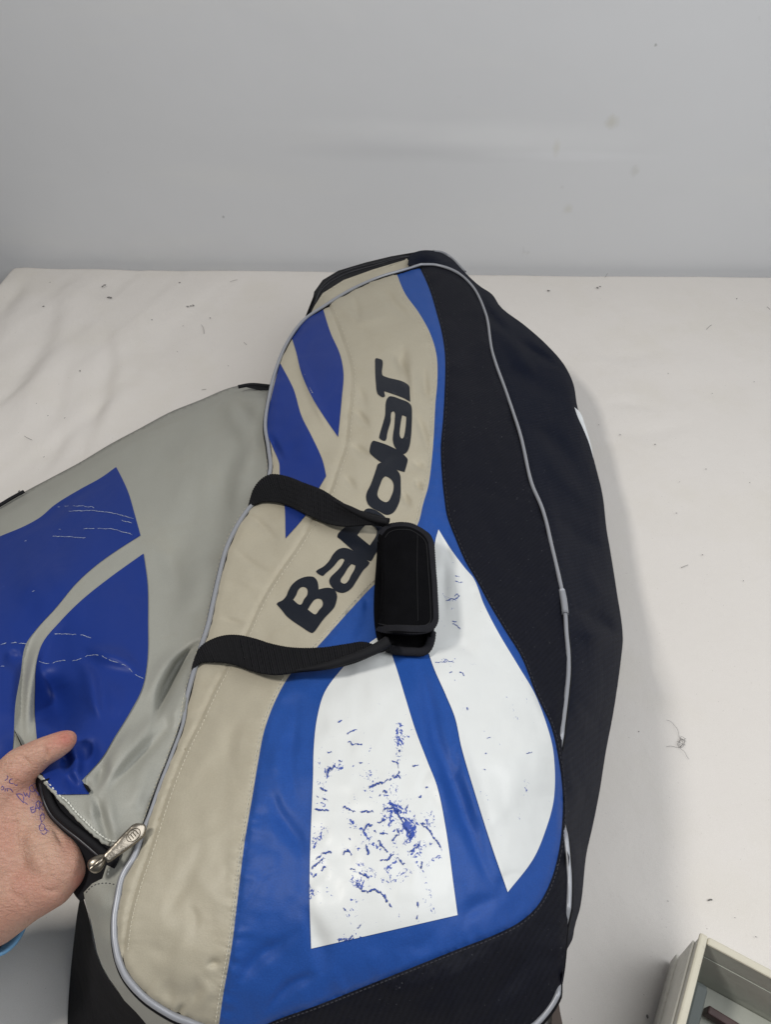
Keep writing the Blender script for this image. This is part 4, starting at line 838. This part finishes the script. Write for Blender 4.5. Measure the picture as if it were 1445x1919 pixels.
def wall_mat():
    m = M('grey painted wall')
    c = m.mix(m.noise(1.6, 3, 0.5), lin(206, 207, 209), lin(211, 212, 214))
    st = m.ramp(m.noise(5.5, 5, 0.65, vec=m.mapping((.35, 1, 2.2))), [(0.54, (0, 0, 0)), (0.80, (.5,)*3)]); c = m.mix(st, c, lin(214, 214, 212))
    sp = m.ramp(m.noise(23, 3, 0.5), [(0.74, (0, 0, 0)), (0.80, (.28,)*3)]); c = m.mix(sp, c, lin(150, 146, 138))
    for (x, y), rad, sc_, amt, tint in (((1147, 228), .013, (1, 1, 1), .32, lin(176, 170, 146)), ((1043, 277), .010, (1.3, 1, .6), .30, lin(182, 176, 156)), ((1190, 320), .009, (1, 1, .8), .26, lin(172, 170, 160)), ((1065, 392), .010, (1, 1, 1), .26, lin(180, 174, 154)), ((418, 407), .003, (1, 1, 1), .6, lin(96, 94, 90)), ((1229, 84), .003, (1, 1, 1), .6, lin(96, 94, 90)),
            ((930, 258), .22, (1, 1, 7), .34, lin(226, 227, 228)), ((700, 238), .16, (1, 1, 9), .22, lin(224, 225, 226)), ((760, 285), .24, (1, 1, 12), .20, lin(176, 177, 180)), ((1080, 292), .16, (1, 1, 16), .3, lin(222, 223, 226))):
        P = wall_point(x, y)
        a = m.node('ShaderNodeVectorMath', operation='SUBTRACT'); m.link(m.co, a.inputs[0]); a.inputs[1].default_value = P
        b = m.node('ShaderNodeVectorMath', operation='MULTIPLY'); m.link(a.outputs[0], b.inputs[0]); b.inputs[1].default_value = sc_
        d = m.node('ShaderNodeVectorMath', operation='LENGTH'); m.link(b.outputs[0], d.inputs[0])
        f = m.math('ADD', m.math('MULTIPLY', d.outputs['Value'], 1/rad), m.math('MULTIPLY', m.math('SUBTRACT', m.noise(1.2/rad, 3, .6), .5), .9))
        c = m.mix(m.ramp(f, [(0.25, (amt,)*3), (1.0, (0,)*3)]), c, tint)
    m.color(c); m.set(Roughness=0.72); m.b.inputs['Specular IOR Level'].default_value = .3
    m.bump([(m.noise(900, 3, 0.6), .00010), (m.noise(5, 3, 0.5), .004)]); return m.m
wc = corner + e2*.022
wn = 60; xs = np.linspace(-2.2, 3.2, wn); zs = np.linspace(-.76, 2.4, 40); Vw = np.array([(wc[0] + e1[0]*x, wc[1] + e1[1]*x, z) for z in zs for x in xs])
wob = .002*vnoise(Vw[:, 0]*2.2, Vw[:, 2]*3.1, 95); Vw[:, :2] += wob[:, None]*e2[None]
w_ = mesh_obj('wall', Vw, [(j*wn+i, j*wn+i+1, (j+1)*wn+i+1, (j+1)*wn+i) for j in range(39) for i in range(wn-1)], wall_mat(), None); w_['kind'] = 'structure'
fl_ = mesh_obj('floor', [(-3, -2.5, -.75), (4, -2.5, -.75), (4, 1.6, -.75), (-3, 1.6, -.75)], [(0, 1, 2, 3)], simple('grey floor', lin(120, 116, 110), 0.7), None, smooth=False); fl_['kind'] = 'structure'
# stains on the wall
m_st = simple('wall stain', lin(160, 157, 146), 0.75)
# ------------------------------------------------------------------ lint, thread tangle
def cloth_z(x, y): return .0012
m_lint = simple('dark lint', lin(116, 114, 112), 0.95, 0, .1, .4)
lint = [(x, y, s) for (x, y), s in zip(crop(0, 440, 2.89, [(555, 284), (566, 277), (588, 343), (600, 346), (234, 392), (972, 263), (1255, 250), (1268, 236), (1330, 250), (1015, 392), (1032, 388), (1046, 386), (822, 465), (1138, 455), (990, 498), (432, 742), (704, 842), (712, 838), (790, 945), (350, 997), (258, 985), (105, 1393), (238, 1208), (960, 638), (1237, 714), (197, 918), (562, 1096), (100, 1396), (270, 262), (1290, 243)]),
        [2.4, 2.6, 2.6, 2.4, 2.0, 1.8, 3.0, 1.8, 1.8, 2, 1.6, 2.2, 1.4, 1.7, 1.2, 1.8, 1.6, 1.6, 1.8, 1.3, 1.2, 2.0, 1.2, 1.2, 1, 1, 1.4, 1.8, 1, 1.8])]
lint += [(x, y, s) for (x, y), s in zip(crop(1100, 440, 1.523, [(38, 150), (428, 185), (232, 398), (95, 573), (195, 601), (340, 671), (255, 797), (330, 916), (447, 990), (264, 708), (465, 710), (148, 1420), (348, 1901), (354, 1899), (34, 545), (478, 422), (358, 455), (505, 50)]), [1.8, 1.6, 1.2, 1.6, 1.8, 1.4, 1.6, 1.6, 1.3, 1, 1.1, 1.5, 2.4, 2.2, 1.2, 1, 1, .01])]
lint += [(1120, 541, 2.6), (1028, 546, 2.6), (1213, 1906, 3.2), (1416, 1757, 1.4), (1377, 1721, 1), (1252, 1690, 1), (22, 1000, 1.2)]
R2 = np.random.RandomState(5)
for _ in range(260):
    lint.append((R2.uniform(0, 1445), 530 + 1380*R2.uniform(0, 1)**1.0, R2.uniform(.15, .5)))
bm = bmesh.new(); bmesh.ops.create_icosphere(bm, subdivisions=1, radius=1.0); IV = np.array([tuple(v.co) for v in bm.verts]); IF = [tuple(v.index for v in f.verts) for f in bm.faces]; bm.free()
parts = []
for x, y, s in lint:
    w = unproj([(x, y)], 0.0)[0]
    if w[0] < -.6 or w[1] > 1.2: continue
    dep = np.linalg.norm(w - np.array([0, 0, CAMZ])); r = s*dep/F0*.72; a = R2.uniform(0, 6.28)
    v = IV*(1 + .35*R2.randn(*IV.shape)*.6)*np.array([r*1.5, r*.8, r*.5]); c_, s_2 = math.cos(a), math.sin(a)
    parts.append((v @ np.array([[c_, s_2, 0], [-s_2, c_, 0], [0, 0, 1]]) + w + np.array([0, 0, .0016]), IF))
fib = [crop(0, 440, 2.89, p) for p in ([(1090, 488), (1100, 505), (1104, 535)], [(1010, 394), (1030, 388), (1050, 386)], [(1245, 255), (1262, 248), (1285, 243)], [(1320, 582), (1336, 596)], [(130, 1090), (150, 1102), (170, 1110)], [(1090, 840), (1115, 836)], [(640, 842), (652, 858)])] + [crop(1100, 440, 1.523, p) for p in ([(342, 270), (350, 262), (357, 257)], [(515, 205), (524, 213)], [(270, 950), (290, 942)], [(60, 110), (52, 122)])]
for f in fib:
    C = curve(f, 3); parts.append(tube_data(unproj(C, .0016), .00025, n=5))
o = mesh_obj('lint_specks', *join_data(parts), m_lint, None, smooth=False); setp(o, 'dark lint specks and short fibres scattered over the cream cloth', 'lint', kind='stuff')
hair = [crop(1100, 440, 1.523, p) for p in ([(228, 1385), (248, 1395), (262, 1420), (268, 1440), (275, 1452), (268, 1462), (280, 1478), (293, 1496)], [(228, 1461), (250, 1460), (266, 1463), (275, 1455), (280, 1445), (272, 1438), (264, 1450), (270, 1462)], [(262, 1460), (270, 1430), (280, 1440), (276, 1460), (262, 1464), (260, 1452), (272, 1440), (284, 1448)], [(266, 1436), (276, 1444), (284, 1436)], [(258, 1446), (270, 1452), (283, 1455)])]
o = mesh_obj('hair_tangle', *join_data([tube_data(unproj(curve(h_, 1.5, sharp=80), .0022) + np.array([0, 0, .0008])*np.sin(np.arange(len(curve(h_, 1.5, sharp=80)))*.4)[:, None], .00011, n=5) for h_ in hair]), simple('dark hair', lin(58, 56, 58), .6), None)
setp(o, 'small dark tangle of hair on the cloth right of the bag', 'hair')
# brown strip by the near right corner
C = np.array([(1047, 1872), (1050, 1895), (1056, 1925), (1064, 1960)], float)
Bq = unproj(C, .010); Cq = unproj(C + np.array([[-1, 0], [-14, 0], [-22, 0], [-28, 0]]), .010)
V = np.vstack([Bq, Cq, Bq - [0, 0, .006], Cq - [0, 0, .006]]); n = 4
F = [(i, i+1, n+i+1, n+i) for i in range(3)] + [(2*n+i, 3*n+i, 3*n+i+1, 2*n+i+1) for i in range(3)] + [(i, 2*n+i, 2*n+i+1, i+1) for i in range(3)] + [(n+i, n+i+1, 3*n+i+1, 3*n+i) for i in range(3)] + [(0, n, 3*n, 2*n), (3, 2*n+3, 3*n+3, n+3)]
o = mesh_obj('leather_strip', V, F, simple('dark brown leather', lin(78, 62, 52), .5), None, smooth=False)
setp(o, 'dark brown leather strip poking out under the near right corner of the bag', 'strap')

# ------------------------------------------------------------------ open white box, lower right
bc = np.array([.2165, .1775]); d1 = np.array([.0403, -.0228]); d1 /= np.linalg.norm(d1); d2 = np.array([-d1[1], d1[0]]) * -1
BW, BD, BH, BT = .22, .17, .0725, .0035
box = empty('open_box', (*(bc + d1*BW/2 + d2*BD/2), 0.004), 'scuffed off-white open box with dark and red things inside, lower right', 'box')
def card_mat(name, c):
    m = M(name); k = m.mix(m.noise(30, 5, .65), shade_of(c, .86), shade_of(c, 1.05)); k = m.mix(m.ramp(m.noise(90, 5, .7, vec=m.mapping((1, 1, .3))), [(.6, (0, 0, 0)), (.72, (.4,)*3)]), k, lin(150, 142, 128))
    m.color(k); m.set(Roughness=.62); m.bump([(m.noise(120, 4, .6), .0005), (m.noise(40, 3, .5), .0008)]); return m.m
m_card = card_mat('scuffed white card', lin(205, 203, 195)); m_cardi = card_mat('greyish inner card', lin(178, 180, 170)); m_edge = card_mat('worn card edge', lin(206, 200, 182))
ba = math.atan2(d1[1], d1[0])
def bx(name, u0, u1, v0, v1, z0, z1, mat, bev=.0008):
    c = bc + d1*(u0+u1)/2 + d2*(v0+v1)/2
    return place_box(name, (c[0], c[1], (z0+z1)/2), (u1-u0, v1-v0, z1-z0), ba, mat, box, bev)
z0 = .004
bx('side_wall', 0, BT, 0, BD, z0, BH-.0006, m_card); bx('side_wall', BW-BT, BW, 0, BD, z0, BH-.0006, m_card)
bx('end_wall', BT+.0003, BW-BT-.0003, 0, BT, z0, BH-.0006, m_cardi); bx('end_wall', BT+.0003, BW-BT-.0003, BD-BT, BD, z0, BH-.0006, m_cardi)
bx('base', BT+.0003, BW-BT-.0003, BT+.0003, BD-BT-.0003, z0, z0+.003, m_cardi)
bx('rim', -.0010, BT+.0012, -.0010, BD+.001, BH-.0012, BH+.0022, m_edge, .0016); bx('rim', BT+.0013, BW, -.0010, BT+.001, BH-.0010, BH+.0018, m_edge, .0013)
bx('base_flange', -.0035, -.0002, -.002, BD, z0, .020, m_card, .0012); bx('side_band', -.0018, -.0002, .0004, BD, .0225, .0600, m_card, .0006)
bx('end_liner', BT+.0004, BW-.02, BT+.0002, BT+.0009, .018, .052, m_cardi, .0003)
def loose(name, u0, u1, v0, v1, z0_, z1, c, label, cat, tilt=0, bev=.003):
    cc = bc + d1*(u0+u1)/2 + d2*(v0+v1)/2
    V, F = box_data(u1-u0, v1-v0, z1-z0_, bev); R = Matrix.Rotation(tilt, 3, 'Y'); V = V @ np.array(R).T; a_ = ba; R3 = np.array([[math.cos(a_), -math.sin(a_), 0], [math.sin(a_), math.cos(a_), 0], [0, 0, 1]])
    o = mesh_obj(name, V @ R3.T + np.array([cc[0], cc[1], (z0_+z1)/2]), F, simple(name.replace('_', ' ') + ' paint', c, .55), None, smooth=False); setp(o, label, cat); return o
loose('grey_divider', .006, .016, .022, .12, .008, .056, lin(86, 92, 90), 'dark grey panel standing inside the open box against its left wall', 'panel', 0, .003)
loose('red_carton', .030, .095, .034, .11, .008, .022, lin(124, 34, 48), 'dark red carton lying in the bottom of the open box', 'carton', .05)
loose('brown_slat', .024, .10, .021, .0265, .008, .019, lin(74, 54, 52), 'dark brown slat lying between the red carton and the back wall of the box', 'slat', .12, .001)

# ------------------------------------------------------------------ the hand
person = empty('person', tuple(at(-10, 1640, .15)), 'left hand with blue pen scribbles, light blue sleeve, gripping the pulled-open flap', 'person')
PXM = .47/F0
def cap(a, b):
    """tapered capsule between two joints (px, py, height, radius)"""
    pa_ = at(*a[:3]); pb_ = at(*b[:3]); n = 9; t = np.linspace(0, 1, n)
    out = []
    for k in t: out.append((pa_*(1-k) + pb_*k, a[3]*(1-k) + b[3]*k))
    return out
balls = []
def chain(*j):
    for a, b in zip(j[:-1], j[1:]): balls.extend(cap(a, b))
m_ = .001
# thumb
chain((127, 1385, .197, 6.0*m_), (117, 1391, .197, 7.6*m_), (98, 1401, .196, 8.8*m_), (74, 1412, .194, 9.6*m_), (38, 1437, .188, 12.5*m_), (0, 1490, .176, 17*m_), (-30, 1600, .150, 24*m_))
chain((30, 1470, .176, 14*m_), (36, 1520, .170, 15*m_), (50, 1580, .162, 18*m_))
# palm and heel
chain((48, 1500, .172, 11*m_), (62, 1560, .168, 13*m_), (100, 1610, .168, 15*m_), (118, 1632, .166, 13.5*m_))
chain((118, 1632, .166, 13.0*m_), (95, 1655, .162, 14.5*m_), (40, 1672, .155, 19*m_), (-20, 1700, .143, 24*m_))
chain((20, 1560, .160, 22*m_), (30, 1620, .156, 23*m_), (-20, 1672, .146, 26*m_), (-90, 1705, .135, 27*m_), (-280, 1800, .10, 31*m_))
# fingers under the flap
for (x, y), (x1, y1), (x2, y2), r in (((62, 1500), (120, 1450), (170, 1420), 8.4), ((84, 1535), (150, 1480), (200, 1450), 8.8), ((104, 1570), (170, 1515), (220, 1490), 8.4), ((128, 1610), (178, 1560), (214, 1535), 7.4)):
    chain((x, y, .160, (r+1.4)*m_), (x1, y1, .155, r*m_), ((x1+x2)/2, (y1+y2)/2, .150, (r-.6)*m_), (x2, y2, .140, (r-1.6)*m_))
bm = bmesh.new(); bmesh.ops.create_icosphere(bm, subdivisions=3, radius=1.0); SV = np.array([tuple(v.co) for v in bm.verts]); SF = [tuple(v.index for v in f.verts) for f in bm.faces]; bm.free()
V, F = join_data([(SV*r + c, SF) for c, r in balls])
def skin_mat():
    m = M('skin'); c = m.mix(m.ramp(m.noise(34, 4, .6), [(.35, (0,)*3), (.68, (1,)*3)]), lin(190, 154, 134), lin(180, 137, 119))
    rp = m.ramp(m.noise(15, 2, .5), [(.52, (0,)*3), (.72, (.5,)*3)]); c = m.mix(rp, c, lin(186, 128, 110))
    a1 = m.node('ShaderNodeAttribute', attribute_name='flush'); c = m.mix(m.math('MULTIPLY', a1.outputs['Fac'], .75), c, lin(176, 96, 84))
    a2 = m.node('ShaderNodeAttribute', attribute_name='smear'); sm = m.ramp(m.noise(380, 5, .75, dist=.8), [(.44, (0,)*3), (.66, (1,)*3)]); c = m.mix(m.math('MULTIPLY', m.math('MULTIPLY', a2.outputs['Fac'], sm), .55), c, lin(98, 88, 150))
    m.color(c); m.set(Roughness=.52); m.b.inputs['Subsurface Weight'].default_value = .22; m.b.inputs['Subsurface Radius'].default_value = (.006, .0025, .0012); m.b.inputs['Subsurface Scale'].default_value = 1.0
    v = m.node('ShaderNodeTexVoronoi'); v.inputs['Scale'].default_value = 900; m.link(m.co, v.inputs['Vector'])
    m.bump([(m.noise(240, 4, .65, vec=m.mapping((1, 2.2, 1), (0, 0, .6)), dist=1.0), .0010), (v.outputs['Distance'], .00012)]); return m.m
m_skin = skin_mat()
tmp = mesh_obj('hand_build', V, F, m_skin, None)
md = tmp.modifiers.new('r', 'REMESH'); md.mode = 'VOXEL'; md.voxel_size = .0014; md.use_smooth_shade = True
ms = tmp.modifiers.new('s', 'SMOOTH'); ms.factor = .6; ms.iterations = 14
dg = bpy.context.evaluated_depsgraph_get(); ev = tmp.evaluated_get(dg); me = bpy.data.meshes.new_from_object(ev)
HV = np.array([tuple(v.co) for v in me.vertices]); HF = [tuple(p.vertices) for p in me.polygons]
HN = np.array([tuple(v.normal) for v in me.vertices]); bpy.data.objects.remove(tmp)
pp = proj(HV); facing = ((np.array([0, 0, CAMZ]) - HV)*HN).sum(1) > 0
creases = [(A4([(235, 155), (265, 215), (270, 300)]), -.0016, 3.2), (A4([(100, 215), (150, 270), (195, 335)]), -.0010, 4), (A4([(0, 640), (100, 640), (230, 660)]), -.0008, 3), (A4([(300, 650), (350, 720), (380, 800)]), -.0014, 5), (A4([(0, 480), (60, 560), (90, 700), (80, 860)]), -.0010, 4), (A4([(380, 690), (430, 760), (440, 880), (400, 980)]), .0012, 10),
    (A4([(200, 1000), (290, 1040), (380, 1020)]), -.0008, 5), (A4([(30, 960), (80, 1060), (170, 1130)]), -.0008, 3), (A4([(200, 780), (260, 860), (260, 960)]), -.0008, 6), (A4([(330, 100), (350, 150), (345, 200)]), -.0005, 3), (A4([(100, 1000), (150, 1120), (140, 1200)]), -.0006, 4), (A4([(250, 660), (190, 720), (180, 800)]), .0010, 12), (A4([(0, 300), (80, 340), (190, 420)]), .0010, 10)]
disp = 1.5*fold_sum(pp, creases, 1.0)*facing
HV = HV + HN*disp[:, None]
fl_a = blob(pp, 122, 1384, 24, 20, 1.0) + blob(pp, 150, 1655, 16, 22, .7) + blob(pp, 60, 1655, 45, 30, .35) + blob(pp, 10, 1560, 30, 60, .3) + blob(pp, 130, 1590, 16, 40, .25) + blob(pp, 92, 1400, 16, 20, .35)
ik_a = (blob(pp, 48, 1492, 15, 9, .8, .7) + blob(pp, 66, 1512, 12, 16, .8) + blob(pp, 12, 1474, 12, 12, .4) + blob(pp, 78, 1552, 10, 9, .8) + blob(pp, 56, 1478, 12, 10, .5) + blob(pp, 74, 1530, 10, 14, .5))
hand = mesh_obj('hand', HV, HF, m_skin, person, attr={'flush': fl_a, 'smear': ik_a})
bvh = BVHTree.FromPolygons([Vector(v) for v in HV], HF)
camv = Vector((0, 0, CAMZ))
def on_hand(x, y):
    w = Vector(at(x, y, 0.0)); d = (w - camv).normalized(); hit = bvh.ray_cast(camv, d)
    return np.array(hit[0] - d*.0001) if hit[0] is not None else None
H5 = lambda p: crop(0, 1340, 4.817, p)
ink = [H5(p) for p in ([(55, 548), (66, 556), (62, 575), (40, 590)], [(110, 578), (90, 580), (80, 600), (92, 616), (118, 618)], [(125, 622), (140, 636), (152, 628)], [(5, 655), (18, 640), (30, 655), (20, 675), (6, 672)], [(40, 690), (46, 665), (60, 668), (62, 688)], [(62, 660), (90, 668), (112, 695)],
    [(140, 712), (165, 745), (210, 795)], [(140, 712), (190, 716), (208, 745), (205, 790)], [(205, 690), (225, 735), (235, 705), (258, 745), (266, 690)], [(285, 630), (262, 650), (275, 690), (300, 690), (296, 650), (286, 632)], [(300, 690), (318, 672), (330, 640), (318, 618), (296, 625)],
    [(300, 668), (330, 700), (340, 728)], [(215, 785), (245, 808)], [(268, 830), (282, 885)], [(268, 840), (300, 828)], [(275, 858), (300, 850)], [(282, 886), (310, 872)], [(310, 880), (322, 800), (345, 850)], [(312, 845), (345, 838)], [(350, 860), (350, 785), (375, 790), (372, 820), (352, 828), (385, 860)],
    [(318, 795), (345, 775), (360, 800)], [(380, 880), (360, 920), (372, 970), (395, 930), (386, 885)], [(372, 975), (350, 1010), (362, 1045), (392, 1040), (398, 1000), (376, 980)], [(362, 1060), (395, 1078), (420, 1050), (400, 1020)], [(400, 1035), (440, 1050)], [(340, 700), (350, 730)], [(355, 905), (400, 900)])]
parts = []
for L in ink:
    C = curve(L, 1.0, sharp=100); pts = [on_hand(x, y) for x, y in C]; run = []
    for p_ in pts + [None]:
        if p_ is None or (run and np.linalg.norm(p_ - run[-1]) > .003):
            if len(run) > 3: parts.append(tube_data(run, .00020 + .00016*np.abs(vnoise(np.arange(len(run))/3.0, np.zeros(len(run)), 77)), n=5, flat=.5))
            run = [] if p_ is None else [p_]
        else: run.append(p_)
mi = M('ballpoint ink'); mi.color(lin(92, 82, 150)); mi.set(Roughness=.6); mi.set(Alpha=mi.ramp(mi.noise(900, 3, .6), [(.35, (.25,)*3), (.55, (.85,)*3)]))
if parts:
    o = mesh_obj('pen_writing', *join_data(parts), mi.m, None); o.parent = hand; o.location = -parent_origin(person)
# sleeve
sl = [at(-19, 1678, .146), at(-80, 1702, .136), at(-140, 1732, .126), at(-210, 1766, .113), at(-420, 1868, .072)]
sl = [np.array(s) for s in sl]
C3 = np.array(sl); tt = np.linspace(0, 4, 60); SP = np.stack([np.interp(tt, range(5), C3[:, i]) for i in range(3)], 1)

rads = .0345 + .0011*vnoise(np.arange(len(SP))/4.0, np.zeros(len(SP)), 78) + .0006*vnoise(np.arange(len(SP))/1.6, np.zeros(len(SP)), 79) + .0001*np.arange(len(SP))
o = tube('sleeve', SP, rads, simple('light blue cotton', lin(120, 168, 208), .8, 0, .2, .08, .0004, 300), person, n=40, cap=False); solid(o, .0018, -1)
